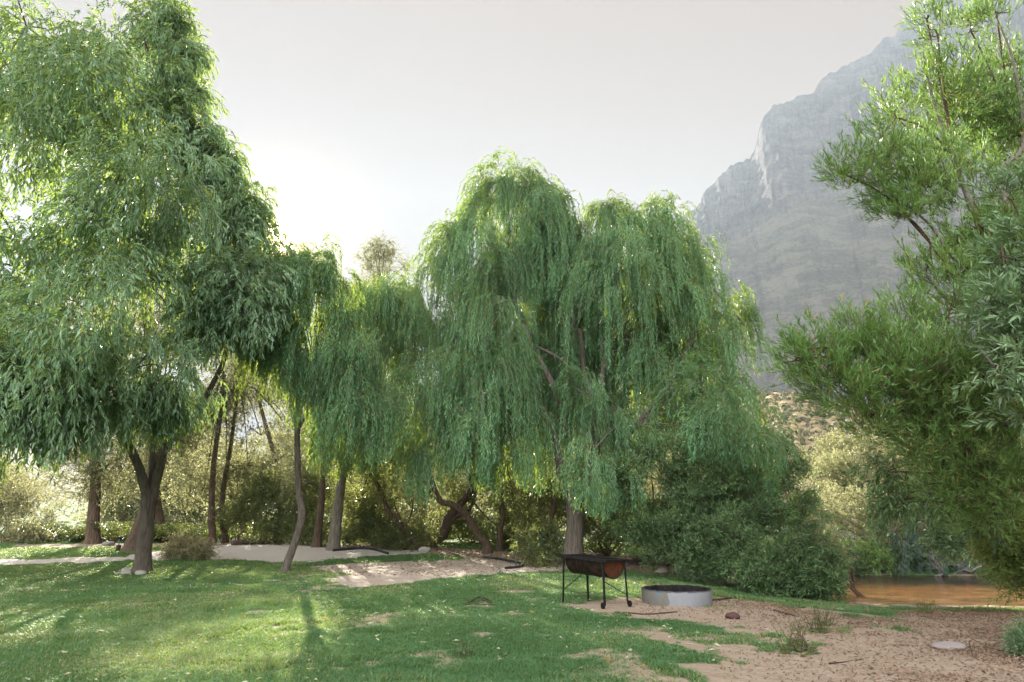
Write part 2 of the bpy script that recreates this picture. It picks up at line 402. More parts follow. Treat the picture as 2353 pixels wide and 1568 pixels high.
a_, b_, c_ = sand_mask(XX[fine], YY[fine]); MASK[fine] = a_; WHICH[fine] = b_; CORE[fine] = c_
MASK[~fine] = .25
ZZ = height(XX, YY)
ZZ = ZZ + np.where(fine, .035 * (fbm(XX * 2.3, YY * 2.3, 8, 3) - .5) * (.35 + MASK), 0)
gid = np.arange(XX.size).reshape(XX.shape)
quads = np.stack([gid[:-1, :-1], gid[:-1, 1:], gid[1:, 1:], gid[1:, :-1]], -1)
qm = (CORE[:-1, :-1] + CORE[1:, 1:] + CORE[:-1, 1:] + CORE[1:, :-1]) / 4
qw = WHICH[:-1, :-1]; qf = fine[:-1, :-1] & fine[1:, 1:]
def ground_mat(name='turf_and_sand', sa=(.235, .18, .135), sb=(.37, .30, .23), sc=(.27, .19, .135)):
    m = MT(name); s = m.attr('rnd'); co = m.coord((1, 1, 1))
    n1 = m.noise(co, 1.1, 5, .6); n2 = m.noise(co, 14, 4, .65); n3 = m.noise(co, 55, 3, .7)
    turf = m.mix(n2, (.035, .085, .032), (.075, .14, .055)); turf = m.mix(m.ramp(n1, [(.42, 0.0), (.75, .55)]), turf, (.15, .135, .062))
    sand = m.mix(n2, sa, sb); sand = m.mix(m.ramp(n1, [(.35, 0.0), (.8, .5)]), sand, sc)
    sand = m.mix(m.ramp(n3, [(.60, 0.0), (.70, .6)]), sand, (.16, .105, .07))
    f = m.ramp(m.math('ADD', s, m.math('MULTIPLY', m.math('SUBTRACT', n3, .5), .7)), [(.30, 0.0), (.72, 1.0)])
    m.base(m.mix(f, turf, sand), .95, .15)
    m.bump(m.math('ADD', m.math('MULTIPLY', m.noise(co, 3.6, 4, .6), 1.6), m.math('MULTIPLY', n2, .7)), .8, .06); return m.m
GM = ground_mat(); GM_PATH = ground_mat('pale_path_sand', (.36, .32, .29), (.54, .49, .46), (.40, .34, .29)); GM_CLEAR = ground_mat('clearing_sand', (.30, .245, .20), (.46, .39, .335), (.30, .22, .165))
def ground_part(name, sel, mat=None):
    f = quads[sel]; u, inv = np.unique(f.ravel(), return_inverse=True)
    mb = MB(); mb.add(np.stack([XX.ravel()[u], YY.ravel()[u], ZZ.ravel()[u]], 1), inv.reshape(-1, 4), 0, MASK.ravel()[u])
    return tag(mb.build(name, mat or GM, smooth=True), kind='structure')
sandy = qf & (qm > .5)
ground_part('lawn', qf & ~sandy); ground_part('sandy_path', sandy & (qw == 0), GM_PATH); ground_part('sand_clearing', sandy & (qw == 1), GM_CLEAR)
ground_part('woodland_floor', sandy & (qw == 2)); ground_part('sandy_riverbank', sandy & (qw == 3)); ground_part('ground', ~qf)

def water():
    wx = spaced(-4, 40, .25); wy = spaced(13, 30, .25); X, Y = np.meshgrid(wx, wy)
    d = poly_sd(X, Y, WPOLY); g = np.arange(X.size).reshape(X.shape); q = np.stack([g[:-1, :-1], g[:-1, 1:], g[1:, 1:], g[1:, :-1]], -1)[(d[:-1, :-1] < .9)]
    Z = WATER_Z + .006 * (fbm(X * 2, Y * 5, 2, 2) - .5)
    u, inv = np.unique(q.ravel(), return_inverse=True); mb = MB(); mb.add(np.stack([X.ravel()[u], Y.ravel()[u], Z.ravel()[u]], 1), inv.reshape(-1, 4), 0, np.clip((Y.ravel()[u] - 16.8) / 7.5, 0, 1))
    m = MT('tannin_water'); co = m.coord((1, 1, 1)); dp = m.attr()
    n = m.noise(m.coord((.55, 3.6, 1)), 3.2, 5, .7, .4)
    rip = m.ramp(m.noise(m.coord((.8, 2.4, 1)), 1.5, 5, .72, .6), [(.44, .42), (.56, 1.0)])
    depth_shade = m.math('ADD', dp, m.math('MULTIPLY', m.math('SUBTRACT', n, .5), .8))  # deeper water, plus far-bank shade and reflection painted in as a dark strip
    c = m.ramp(depth_shade, [(0.0, (.33, .19, .085)), (.30, (.26, .125, .042)), (.56, (.15, .07, .023)), (.66, (.02, .012, .008))]); c = m.mix(rip, (.03, .016, .008), c); m.base(c, .07, .5); m.b.inputs['IOR'].default_value = 1.33
    m.bump(m.math('ADD', m.noise(m.coord((1.2, 4.5, 1)), 3.0, 3, .6, .3), m.math('MULTIPLY', m.noise(m.coord((1.5, 4, 1)), 13, 2), .5)), .8, .05)
    tag(mb.build('river', m.m, smooth=True), kind='structure')
water()

# ------------------------------------------------------------------ mountain and far hills
def mountain():
    sil = [(1380, 640), (1480, 560), (1560, 503), (1580, 487), (1602, 474), (1618, 440), (1637, 425), (1650, 403), (1680, 380), (1705, 366), (1722, 364), (1734, 345), (1740, 318), (1746, 290), (1758, 258), (1778, 240), (1812, 231), (1856, 215), (1870, 207), (1893, 174), (1930, 154), (1965, 140), (1992, 127), (2030, 88), (2057, 79), (2078, 44), (2086, 16), (2105, 10), (2140, 1), (2210, -45), (2353, -110), (2700, -240), (3100, -300)]
    sx = np.array([q[0] for q in sil], float); sy = np.array([q[1] for q in sil], float); sx = np.maximum.accumulate(sx + np.arange(len(sx)) * .01)
    u = np.arange(1380, 3100, 3.0); v = np.linspace(0, 1, 300)
    ye = np.interp(u, sx, sy) + 7 * (fbm(u * .06, u * 0, 3, 3) - .5) + 12 * (fbm(u * .13, u * 0 + 4, 6, 4) - .5)
    dirs = np.array([ray(a, b) for a, b in zip(u, ye)]); hd = np.hypot(dirs[:, 0], dirs[:, 1]); az = np.stack([dirs[:, 0] / hd, dirs[:, 1] / hd], 1)
    el = dirs[:, 2] / hd
    ridge = 1000 + 300 * sstep(1500, 2400, u); zr = ridge * el
    foot = 330 + 0 * u
    U, V = np.meshgrid(u, v)
    # talus line in the photo: fraction of ridge height at which the cliffs begin
    tl = np.interp(u, [1380, 1560, 1650, 1830, 2000, 2200, 2500, 3100], [.45, .74, .70, .63, .60, .52, .5, .5])
    dist_t = .62
    ty = np.interp(u, [1380, 1560, 1640, 1700, 1760, 1830, 1900, 2000, 2200, 2500, 3100], [700, 560, 545, 522, 492, 458, 428, 385, 310, 230, 150])
    td = np.array([ray(a, c) for a, c in zip(u, ty)]); zt = (foot + (ridge - foot) * dist_t) * td[:, 2] / np.hypot(td[:, 0], td[:, 1])
    T = (np.minimum(zt / zr, .97))[None] + .02 * (fbm(U * .02, U * 0 + 2, 9, 3) - .5)
    rad = foot[None] + (ridge - foot)[None] * V
    lin = np.where(V < dist_t, V / dist_t * T, 0)
    w = np.clip((V - dist_t) / (1 - dist_t), 0, 1)
    st = 6.0; wv = w * st + .5 * (fbm(U * .012, V * 3, 4, 3) - .5) + (U - 1500) * .0016; fl = np.floor(wv); fr = wv - fl
    stepv = (fl + sstep(.35, .95, fr)) - ((U - 1500) * .0016); stepv = np.clip(stepv / st, -.1, 1.05)
    cl = T + (1 - T) * (w * .35 + .65 * np.clip(stepv, 0, 1)) 
    zf = np.where(V < dist_t, lin, np.clip(cl, 0, 1.0)); zf[-1] = 1.0
    zf = np.minimum(zf, 1.0)
    k = V - 0
    gul = (fbm(U * .017 + V * 1.3, V * 2.2 + 9, 14, 5) - .5)
    rad = rad + gul * 48 * sstep(0.05, .5, V) * (1 - sstep(.97, 1, V)) + (fbm(U * .16, V * 18, 15, 3) - .5) * 8 * sstep(.55, .66, V) * (1 - sstep(.97, 1, V))
    Zm = zf * zr[None] - 12 * (1 - V)
    Zm = Zm + (fbm(U * .25, V * 60, 16, 3) - .5) * (1.0 + 4 * sstep(.58, .64, V)) * (1 - sstep(.96, 1, V)) * sstep(0, .1, V)
    X = rad * az[None, :, 0]; Y = rad * az[None, :, 1]
    # back of the ridge
    Xb = (ridge + 260) * az[:, 0]; Yb = (ridge + 260) * az[:, 1]; Zb = zr * .78
    X = np.vstack([X, Xb[None]]); Y = np.vstack([Y, Yb[None]]); Zm = np.vstack([Zm, Zb[None]])
    g = np.arange(X.size).reshape(X.shape); f = np.stack([g[:-1, :-1], g[:-1, 1:], g[1:, 1:], g[1:, :-1]], -1).reshape(-1, 4)
    ledge = sstep(.50, .30, fr + .5 * (fbm(U * .05, V * 9, 22, 3) - .5)) * sstep(.35, .55, fbm(U * .012 + 5, V * 6, 23, 3) + .1)
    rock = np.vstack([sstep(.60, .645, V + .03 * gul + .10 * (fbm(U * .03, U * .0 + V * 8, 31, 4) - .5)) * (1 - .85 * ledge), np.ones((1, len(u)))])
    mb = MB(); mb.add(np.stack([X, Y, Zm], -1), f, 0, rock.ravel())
    m = MT('mountain_rock'); r = m.attr(); co = m.coord((1, 1, 1))
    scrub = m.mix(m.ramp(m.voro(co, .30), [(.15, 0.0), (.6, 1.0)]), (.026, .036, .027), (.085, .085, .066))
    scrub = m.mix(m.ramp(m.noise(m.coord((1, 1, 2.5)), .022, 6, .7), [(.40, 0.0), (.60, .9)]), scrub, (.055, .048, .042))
    n = m.math('ADD', m.math('MULTIPLY', m.noise(m.coord((1, 1, 5)), .020, 8, .72, .8), .45), m.math('MULTIPLY', m.noise(m.coord((1, 1, .55)), .034, 8, .75, 1.2), .55))
    rk = m.ramp(n, [(.34, (.015, .014, .016)), (.5, (.06, .055, .054)), (.66, (.14, .12, .105))])
    ge = m.node('ShaderNodeNewGeometry'); sp = m.node('ShaderNodeSeparateXYZ'); m.L.new(ge.outputs['Normal'], sp.inputs[0])
    flat = m.ramp(sp.outputs['Z'], [(.5, 0.0), (.72, 1.0)])
    c = m.mix(r, m.mix(m.ramp(m.noise(m.coord((1, 1, 1.6)), .02, 7, .75), [(.48, 0.0), (.58, .55)]), scrub, (.135, .122, .095)), m.mix(flat, rk, scrub)); m.base(c, .95, .1); m.bump(m.noise(co, .09, 6, .7), 1.0, 6.0)  # warm patches paint grazing sunlight into the scrub colour
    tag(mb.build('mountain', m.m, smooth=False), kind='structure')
mountain()
def hill(name, prof, d0, d1, c1, c2, vs, seed):
    u = np.arange(prof[0][0], prof[-1][0], 6.0); ye = np.interp(u, [q[0] for q in prof], [q[1] for q in prof]); v = np.linspace(0, 1, 60)
    dirs = np.array([ray(a, b) for a, b in zip(u, ye)]); hd = np.hypot(dirs[:, 0], dirs[:, 1]); el = dirs[:, 2] / hd
    U, V = np.meshgrid(u, v); rad = d0 + (d1 - d0) * V; zr = d1 * el
    Z = zr[None] * np.sin(V * math.pi / 2) ** 1.0 * V ** .25 - 2 * (1 - V) + (fbm(U * .06, V * 9, seed, 4) - .5) * d1 * .012 * sstep(0, .1, V)
    X = rad * (dirs[:, 0] / hd)[None]; Y = rad * (dirs[:, 1] / hd)[None]
    X = np.vstack([X, X[-1:] * 1.3]); Y = np.vstack([Y, Y[-1:] * 1.3]); Z = np.vstack([Z, Z[-1:] * .5])
    g = np.arange(X.size).reshape(X.shape); f = np.stack([g[:-1, :-1], g[:-1, 1:], g[1:, 1:], g[1:, :-1]], -1).reshape(-1, 4)
    mb = MB(); mb.add(np.stack([X, Y, Z], -1), f, 0)
    m = MT(name + '_scrub'); co = m.coord(); c = m.mix(m.ramp(m.voro(co, vs), [(.12, 0.0), (.6, 1.0)]), c1, c2); m.base(c, .95, .1)
    m.bump(m.math('SUBTRACT', 1.0, m.voro(co, vs)), 1.0, 1.2 / vs * .35)
    tag(mb.build(name, m.m, smooth=True), kind='structure')
hill('scrub_hill', [(1300, 1010), (1500, 960), (1700, 905), (1800, 895), (1900, 915), (2000, 925), (2200, 915), (2500, 900), (3000, 860)], 70, 190, (.07, .075, .03), (.30, .23, .13), .55, 4)
hill('far_hill', [(-700, 930), (-300, 960), (0, 1000), (80, 1040), (200, 1090), (400, 1120), (700, 1130), (1100, 1135), (1400, 1125)], 260, 620, (.05, .07, .03), (.14, .13, .07), .12, 5)
# ------------------------------------------------------------------ materials for plants
BK_WILLOW = bark_mat('willow_bark', (.045, .035, .028), (.225, .185, .155), .12, 20)
BK_GREY = bark_mat('grey_bark', (.08, .068, .055), (.30, .26, .215), .2, 16)
BK_BROWN = bark_mat('brown_bark', (.04, .027, .02), (.19, .13, .095), .15, 18)
TWIG_Y = bark_mat('yellow_twig', (.16, .13, .05), (.26, .20, .09), 1, 20)
TWIG_B = bark_mat('brown_twig', (.05, .032, .02), (.17, .11, .07), 1, 20)
LF_BIGW = leaf_mat('broad_willow_leaf', (.04, .115, .06), (.40, .57, .38), (.52, .68, .11), .33, .42, .4, (.32, .30, .06), .012)
LF_WILLOW = leaf_mat('weeping_willow_leaf', (.018, .072, .034), (.195, .41, .225), (.52, .68, .08), .33, .42, .4, (.34, .31, .09), .035)
LF_WATTLE = leaf_mat('wattle_leaf', (.045, .13, .03), (.28, .44, .13), (.32, .47, .07), .32, .42, .5, (.34, .19, .06), .10)
LF_GLAUC = leaf_mat('glaucous_leaf', (.09, .17, .07), (.26, .38, .21), (.26, .36, .10), .25, .38, .55, (.33, .22, .06), .01)
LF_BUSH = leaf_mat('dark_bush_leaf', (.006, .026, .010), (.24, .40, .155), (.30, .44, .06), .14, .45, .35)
LF_OLIVE = leaf_mat('olive_leaf', (.09, .12, .055), (.26, .27, .16), (.48, .48, .22), .45, .42, .5, (.30, .22, .13), .08)
LF_SHRUB = leaf_mat('shrub_leaf', (.025, .055, .022), (.18, .235, .11), (.44, .48, .12), .42, .38, .5)
LF_PALE = leaf_mat('pale_shrub_leaf', (.15, .17, .09), (.34, .33, .20), (.46, .44, .20), .42, .45, .4)
LF_GOLD = leaf_mat('golden_shrub_leaf', (.14, .17, .08), (.32, .33, .19), (.50, .50, .22), .42, .45, .4)
LF_YELLOW = leaf_mat('yellow_green_leaf', (.07, .13, .03), (.30, .38, .12), (.46, .52, .10), .42, .45, .35, (.36, .24, .08), .06)
LF_CONI = leaf_mat('drooping_needle', (.03, .065, .04), (.17, .25, .18), (.18, .24, .08), .2, .5, .4, (.22, .13, .09), .06)
LF_FERN = leaf_mat('bracken_leaf', (.045, .09, .03), (.13, .17, .06), (.32, .38, .08), .35, .45, .4, (.20, .11, .06), .08)
LF_DRY = leaf_mat('dry_leaf', (.26, .25, .13), (.50, .47, .28), (.32, .26, .12), .3, .6, .3)

# ------------------------------------------------------------------ the big broad-leaved willow on the left
b = G(325, 1316)
Y = b[1]
L1 = lobes_px([(60, 60, 16.5, 330), (330, 90, 17, 140), (380, 230, 17.5, 120), (-220, 260, 17, 380), (190, 380, 15.8, 300), (400, 420, 18, 120), (450, 330, 18, 60), (330, 640, 15.5, 250), (520, 500, 18, 95), (550, 480, 18.2, 40),
               (540, 700, 17.3, 105), (90, 700, 15.2, 270), (-200, 720, 16, 320), (300, 850, 16, 130), (470, 810, 17, 75), (70, 850, 15, 120), (-90, 880, 15.2, 110), (425, 140, 18, 32), (370, 60, 17.8, 60), (390, 910, 17.4, 50), (545, 590, 17.8, 50), (550, 690, 17.3, 50), (550, 690, 17.5, 50), (530, 740, 17.2, 40), (500, 370, 18, 36), (60, 950, 15, 60), (200, 930, 15.5, 60)])
L1B = lobes_px([(505, 420, 18, 36), (555, 462, 18.1, 36), (578, 525, 18.2, 30), (525, 550, 17.8, 50), (560, 620, 17.8, 38), (505, 650, 17.5, 50), (468, 310, 18, 28), (440, 215, 18, 24), (430, 120, 18, 20), (390, 50, 17.8, 30), (480, 740, 17.2, 50), (545, 690, 17.6, 40), (60, 940, 15, 50), (20, 850, 15, 60)])
O1 = [P(275, 985, Y - .5), P(330, 700, Y - .4), P(520, 760, Y - .6), P(150, 780, Y - 1.5), P(440, 500, Y - .5)]
def crown1(mb):
    C, D = cluster_points(sublobes(L1, 11, .44, 5, .8), 21, 1, .25, .36, .9)
    C2, D2 = cluster_points(sublobes(L1B, 6, .5, 15, .75), 34, 11, .2, .15, .7); C = np.vstack([C, C2]); D = np.vstack([D, D2])
    D = unit(D + np.array([0, 0, .15]))
    sprays(mb, C, D, 5, .70, .40, .95, .062, .21, .050, .6, 2, jit=.12, twr=.006, leafdroop=.5, start=.1)
    feeders(mb, O1, L1, 4, 3, .03, 2)
tree('willow_tree', 'large broad-leaved willow filling the left side, its thick grey trunk forking low', 'tree', b,
     ([b - [0, 0, .1], b + [.02, 0, .16], P(331, 1260, Y), P(338, 1200, Y), P(342, 1150, Y), P(345, 1128, Y)], [.40, .25, .205, .195, .20, .17]),
     [limbpx([(343, 1160), (325, 1090), (300, 1030), (275, 985), (240, 900), (150, 780)], Y, Y - 1.5, .155, .06),
      limbpx([(346, 1150), (350, 1080), (349, 980), (330, 700), (300, 500)], Y + .08, Y - .4, .11, .05),
      limbpx([(345, 1160), (366, 1080), (386, 1010), (430, 955), (485, 890), (520, 760), (440, 500)], Y, Y - .6, .15, .05),
      limbpx([(300, 1030), (200, 930), (80, 870), (-60, 800)], Y - .2, Y - 2.5, .06, .03)], crown1, (LF_BIGW, TWIG_B, BK_WILLOW), bumpy=.13, n=16)

# ------------------------------------------------------------------ weeping willows
def weeping(mb, L, dens, seed, tl, ntw, floor_, ll=.125, lw=.024, holes=.36, hs=.8, gap=.036, rmin=.35):
    C, D = cluster_points(L, dens, seed, rmin, holes, hs, -.55)
    rng = np.random.default_rng(seed + 9); D = unit(D * np.array([.8, .8, .55]) + rng.normal(size=D.shape) * .25 + np.array([0, 0, .05]))
    k = rng.random(len(C)) < .5
    for sel, f in ((k, .65), (~k, 1.25)):
        sprays(mb, C[sel], D[sel], ntw, tl * f, .17, 2.6, gap, ll, lw, .62, seed + 1 + int(f * 10), seg=7, jit=.11, twr=.004, leafdroop=.25, start=.04, zfloor=floor_, lenvar=.6)
b = G(655, 1314); Y = b[1]
L3 = lobes_px([(690, 650, 19, 75), (620, 700, 19.3, 60), (730, 620, 19, 50), (770, 640, 19.6, 35), (640, 780, 19.5, 60), (740, 740, 19, 65), (800, 820, 19, 60), (850, 900, 19, 55), (800, 930, 18.7, 60), (870, 990, 19, 45), (760, 880, 19.5, 55), (600, 640, 19.5, 50), (600, 750, 19.5, 45), (640, 820, 19.5, 40), (650, 600, 19.4, 45), (720, 820, 19.5, 60), (560, 700, 19.6, 50)])
def crown3(mb):
    weeping(mb, L3, 78, 31, 1.0, 10, lambda x, y, z: 2.3 + 1.0 * (x < -5.3) + .9 * vnoise(x * 1.3, y, 4), .14, .030, .28, .8, .045)
    feeders(mb, [P(686, 980, Y), P(720, 830, Y), P(750, 930, Y)], L3, 5, 1, .014, 2)
tree('small_willow_tree', 'slender willow with a thin leaning and bent trunk on the lawn', 'tree', b,
     ([b - [0, 0, .05], P(658, 1300, Y), P(672, 1262, Y), P(688, 1215, Y), P(694, 1180, Y), P(688, 1140, Y), P(684, 1070, Y), P(683, 1000, Y), P(688, 940, Y)], [.17, .125, .115, .11, .125, .10, .095, .09, .075]),
     [limbpx([(687, 960), (696, 900), (718, 830), (735, 760), (730, 680)], Y, Y, .07, .03), limbpx([(685, 985), (705, 955), (745, 930), (800, 880), (850, 880)], Y, Y, .055, .02),
      limbpx([(686, 1000), (676, 940), (664, 880), (655, 760), (660, 700)], Y + .1, Y + .4, .05, .02), limbpx([(690, 1120), (705, 1110), (725, 1105), (745, 1120)], Y, Y - .1, .02, .008)], crown3, (LF_WILLOW, TWIG_Y, BK_WILLOW), bumpy=.12)
b = G(765, 1264); Y = b[1]
L4 = lobes_px([(840, 740, Y - 2, 80), (780, 760, Y - 2, 70), (900, 700, Y - 1.6, 70), (930, 780, Y - 1.6, 50), (880, 830, Y - 2.4, 75), (800, 880, Y - 2, 65), (820, 1010, Y - 2, 50), (760, 990, Y - 2, 45), (860, 680, Y - 1.6, 45), (930, 690, Y - 1, 40), (945, 850, Y - 1, 50), (940, 960, Y - 1, 50), (900, 1010, Y - 1.5, 50), (960, 760, Y - .6, 45)])
def crown4(mb):
    weeping(mb, L4, 40, 41, 1.4, 10, lambda x, y, z: 2.5 + 1.2 * vnoise(x * 1.1, y, 9), .145, .032, .34, .8, .048)
    feeders(mb, [P(800, 950, Y - .5), P(840, 760, Y - 1.4)], L4, 6, 1, .016, 2)
tree('willow_tree', 'willow with pale straight trunk standing at the edge of the sandy path behind the hose', 'tree', b,
     ([b - [0, 0, .05], P(768, 1240, Y), P(774, 1190, Y), P(781, 1130, Y), P(790, 1060, Y)], [.30, .24, .21, .19, .16]),
     [limbpx([(790, 1070), (800, 950), (830, 820), (850, 720)], Y, Y - 1.5, .13, .04), limbpx([(788, 1080), (770, 990), (765, 900), (780, 780)], Y, Y - 1, .10, .04)], crown4, (LF_WILLOW, TWIG_Y, BK_GREY))

b = G(1315, 1303); Y = b[1]
L5 = lobes_px([(1175, 500, Y, 115), (1080, 590, Y, 100), (1250, 540, Y + .5, 90), (1030, 690, Y - .4, 75), (1120, 720, Y - 1.2, 110), (1000, 830, Y - .4, 60), (1090, 860, Y - 1.4, 95), (1170, 850, Y - 1.6, 60), (1195, 420, Y + .3, 45), (1140, 430, Y + .3, 45), (1020, 560, Y + .3, 45),
               (1430, 560, Y - .3, 100), (1530, 590, Y + .2, 100), (1610, 660, Y + .2, 85), (1340, 600, Y + .4, 80), (1300, 510, Y + .6, 50), (1480, 690, Y - 1.0, 100), (1390, 650, Y - 1, 80), (1600, 750, Y - .5, 85), (1675, 730, Y + .3, 45), (1650, 900, Y + .2, 70), (1590, 880, Y - .6, 70), (1715, 950, Y + .2, 42), (1500, 800, Y - 1.2, 65),
               (1330, 900, Y - 1.5, 60), (1400, 940, Y - 1.5, 55), (1360, 1040, Y - 2.2, 50), (1750, 1170, Y - 3.0, 38), (1680, 1040, Y - .8, 60), (1550, 510, Y + .3, 50), (1430, 480, Y, 40), (1280, 800, Y + 1.6, 120), (1420, 800, Y + 1.8, 130), (1180, 640, Y + 1.5, 110), (1560, 800, Y + 1.6, 100)])
L5B = lobes_px([(985, 960, Y - 1, 42), (1050, 980, Y - 1.6, 50), (1120, 980, Y - 1.8, 50), (1180, 960, Y - 1.8, 42), (1010, 1040, Y - 1.3, 34), (1090, 1050, Y - 1.8, 34), (1160, 1050, Y - 1.9, 30), (970, 880, Y - .8, 40), (1370, 1120, Y - 2.4, 36), (1420, 1100, Y - 2.2, 36), (1620, 1010, Y - .8, 45), (1690, 1100, Y - 1.2, 36), (1740, 1050, Y - .6, 34), (1780, 1190, Y - 3.2, 24), (1260, 740, Y + 2.4, 90), (1250, 880, Y + 2.6, 80), (1330, 940, Y + 2.2, 80), (1480, 930, Y + 2, 70), (1130, 800, Y + 2.4, 80), (1240, 470, Y + .4, 55), (1290, 540, Y + .6, 50), (1330, 560, Y + .3, 45), (1150, 420, Y + .4, 40), (1205, 410, Y + .2, 36), (1400, 490, Y, 40), (1480, 490, Y + .2, 40), (1590, 880, Y - 3.6, 50), (1670, 930, Y - 3.7, 50), (1725, 1010, Y - 3.8, 42), (1760, 1100, Y - 3.9, 34), (1795, 1180, Y - 4, 22), (1640, 1010, Y - 3.7, 40)])
xl = lambda px: (px - CX) / F * Y * 1.03
def floor5(x, y, z):
    n = vnoise(x * .9, y * .5, 61); f = np.interp(x, [xl(940), xl(960), xl(1080), xl(1200), xl(1230), xl(1330), xl(1450), xl(1480), xl(1560), xl(1620), xl(1720), xl(1790)], [2.5, 1.7, 1.5, 1.7, 2.8, 1.3, 1.1, 2.6, 2.9, 2.3, 2.0, 1.0])
    f = f + 1.5 * n * n
    for (a, c, top, bot, yl) in ((1210, 1294, 690, 1120, Y + 1.4), (1490, 1560, 800, 960, Y + .5), (1365, 1400, 770, 880, Y + .6)):    # openings showing the limbs
        zt = P(1250, top, Y)[2] + .9 * (vnoise(x * 2.2, y, 71) - .5); f = np.where((x > xl(a)) & (x < xl(c)) & (y < yl) & (z > P(1250, bot, Y)[2]), np.maximum(f, zt), f)
    return f
def crown5(mb):
    weeping(mb, L5, 30, 51, 1.55, 11, floor5, .145, .030, .34, .8, .046); weeping(mb, L5B, 34, 57, 1.9, 12, floor5, .145, .030, .12, .7, .046)
    feeders(mb, [P(1180, 685, Y), P(1386, 793, Y), P(1320, 744, Y), P(1464, 975, Y - .5)], L5, 7, 1, .02, 2)
tree('weeping_willow_tree', 'tall weeping willow in the centre with two domed heads and long hanging curtains of leaves', 'tree', b,
     ([b - [0, 0, .1], b + [.02, 0, .25], P(1319, 1240, Y), P(1322, 1190, Y), P(1316, 1145, Y), P(1310, 1120, Y)], [.54, .36, .29, .27, .25, .2]),
     [limbpx([(1316, 1160), (1302, 1136), (1286, 1103), (1286, 1070), (1274, 1004), (1256, 958), (1236, 919), (1240, 870)], Y, Y - .6, .17, .10),
      limbpx([(1300, 1000), (1275, 900), (1253, 853), (1237, 823), (1220, 790), (1208, 754), (1194, 718), (1180, 685), (1165, 600), (1175, 500)], Y - .2, Y - .3, .12, .05),
      limbpx([(1322, 1170), (1368, 1040), (1368, 981), (1352, 896), (1342, 863), (1335, 767), (1319, 744), (1300, 600)], Y, Y + .3, .16, .05),
      limbpx([(1345, 1100), (1370, 1020), (1380, 930), (1383, 889), (1385, 863), (1390, 817), (1386, 793), (1430, 600)], Y + .1, Y, .13, .05),
      limbpx([(1335, 1140), (1390, 1070), (1424, 1024), (1438, 1008), (1464, 975), (1540, 880), (1600, 760)], Y, Y - .5, .12, .05),
      limbpx([(1302, 836), (1270, 815), (1223, 793), (1195, 785)], Y + .1, Y - .2, .06, .04), limbpx([(1390, 817), (1405, 808), (1425, 807)], Y, Y, .05, .03),
      limbpx([(1300, 900), (1350, 880), (1390, 860), (1450, 840), (1500, 700)], Y + 1, Y + 1, .06, .03)], crown5, (LF_WILLOW, TWIG_Y, BK_WILLOW), bumpy=.12, n=16)

# ------------------------------------------------------------------ right side: wattle, glaucous tree, dark broad-leaved tree
L6 = lobes_px([(2155, 85, 10, 50), (2130, 45, 10, 24), (2290, 30, 10, 70), (2230, 70, 10, 36), (2170, 210, 10.2, 95), (2060, 270, 10, 75), (2250, 270, 10.8, 105), (2000, 360, 9.9, 68), (1940, 400, 9.8, 44), (2120, 420, 10.2, 115), (2250, 480, 10.5, 115), (2070, 490, 10, 40), (2140, 610, 10.2, 34), (2200, 560, 10.3, 58), (2190, 660, 10.2, 58), (2260, 610, 10.4, 60), (2340, 620, 10.5, 100),
               (2080, 740, 10, 52), (2180, 720, 10, 95), (1970, 790, 9.6, 55), (1880, 800, 9.4, 50), (1825, 830, 9.3, 36), (2040, 860, 9.6, 110), (1920, 880, 9.5, 75), (2160, 890, 9.8, 130), (2300, 900, 10, 120), (2080, 980, 10, 70), (2220, 1030, 10.2, 110), (2330, 1080, 10.5, 100), (1990, 960, 9.8, 50), (2160, 1110, 10.5, 55), (2330, 300, 10.6, 90), (2330, 150, 10.6, 60), (2280, 1150, 10.8, 70), (2500, 500, 11, 190), (2500, 900, 11, 190)])
def crown6(mb):
    C, D = cluster_points(L6, 310, 61, .15, .32, .36)
    D = unit(D * .8 + np.array([-.25, -.05, .75]))
    sprays(mb, C, D, 4, .34, .5, -.15, .022, .125, .0175, .62, 62, seg=4, jit=.07, twr=.004, leafdroop=-.25, start=.15, curl=-.08)
    feeders(mb, [P(2190, 900, 10), P(2250, 520, 10.2), P(2190, 350, 10.2), P(2200, 950, 10), P(2140, 560, 10.2), P(2330, 300, 10.6)], L6, 8, 4, .016)
bx = P(2560, 1250, 11); b = on_ground(bx[0], bx[1])
tree('wattle_tree', 'leaning wattle with narrow upright leaves, some orange, reaching in from the right edge', 'tree', b,
     ([b - [0, 0, .1], b + [-.1, 0, .8], P(2500, 1080, 10.8), P(2440, 960, 10.6)], [.22, .18, .16, .14]),
     [limbpx([(2450, 980), (2340, 985), (2290, 960), (2200, 935), (2110, 900), (2010, 880), (1900, 850)], 10.6, 9.5, .075, .012), limbpx([(2440, 970), (2380, 800), (2290, 600), (2250, 520), (2215, 430), (2190, 360), (2150, 250), (2120, 120)], 10.6, 10, .075, .014),
      limbpx([(2440, 960), (2400, 700), (2300, 420), (2353, 330), (2330, 150), (2290, 40)], 10.6, 10, .07, .014), limbpx([(2300, 640), (2200, 600), (2140, 520), (2080, 470), (1980, 400)], 10.3, 9.9, .035, .008),
      limbpx([(2390, 820), (2250, 760), (2150, 660), (2105, 590)], 10.4, 10.1, .035, .008), limbpx([(2440, 1010), (2340, 1080), (2270, 1130), (2200, 1150)], 10.6, 10.4, .04, .008), limbpx([(2330, 985), (2240, 860), (2100, 790), (2000, 730)], 10.5, 9.8, .03, .008)], crown6, (LF_WATTLE, TWIG_B, BK_GREY))
L7 = lobes_px([(2365, 560, 8, 66), (2305, 590, 8, 34), (2345, 690, 8, 66), (2285, 720, 8, 28), (2365, 810, 8, 70), (2290, 840, 8, 30), (2365, 940, 8.2, 50), (2325, 460, 8.4, 32), (2460, 700, 8.4, 150)])
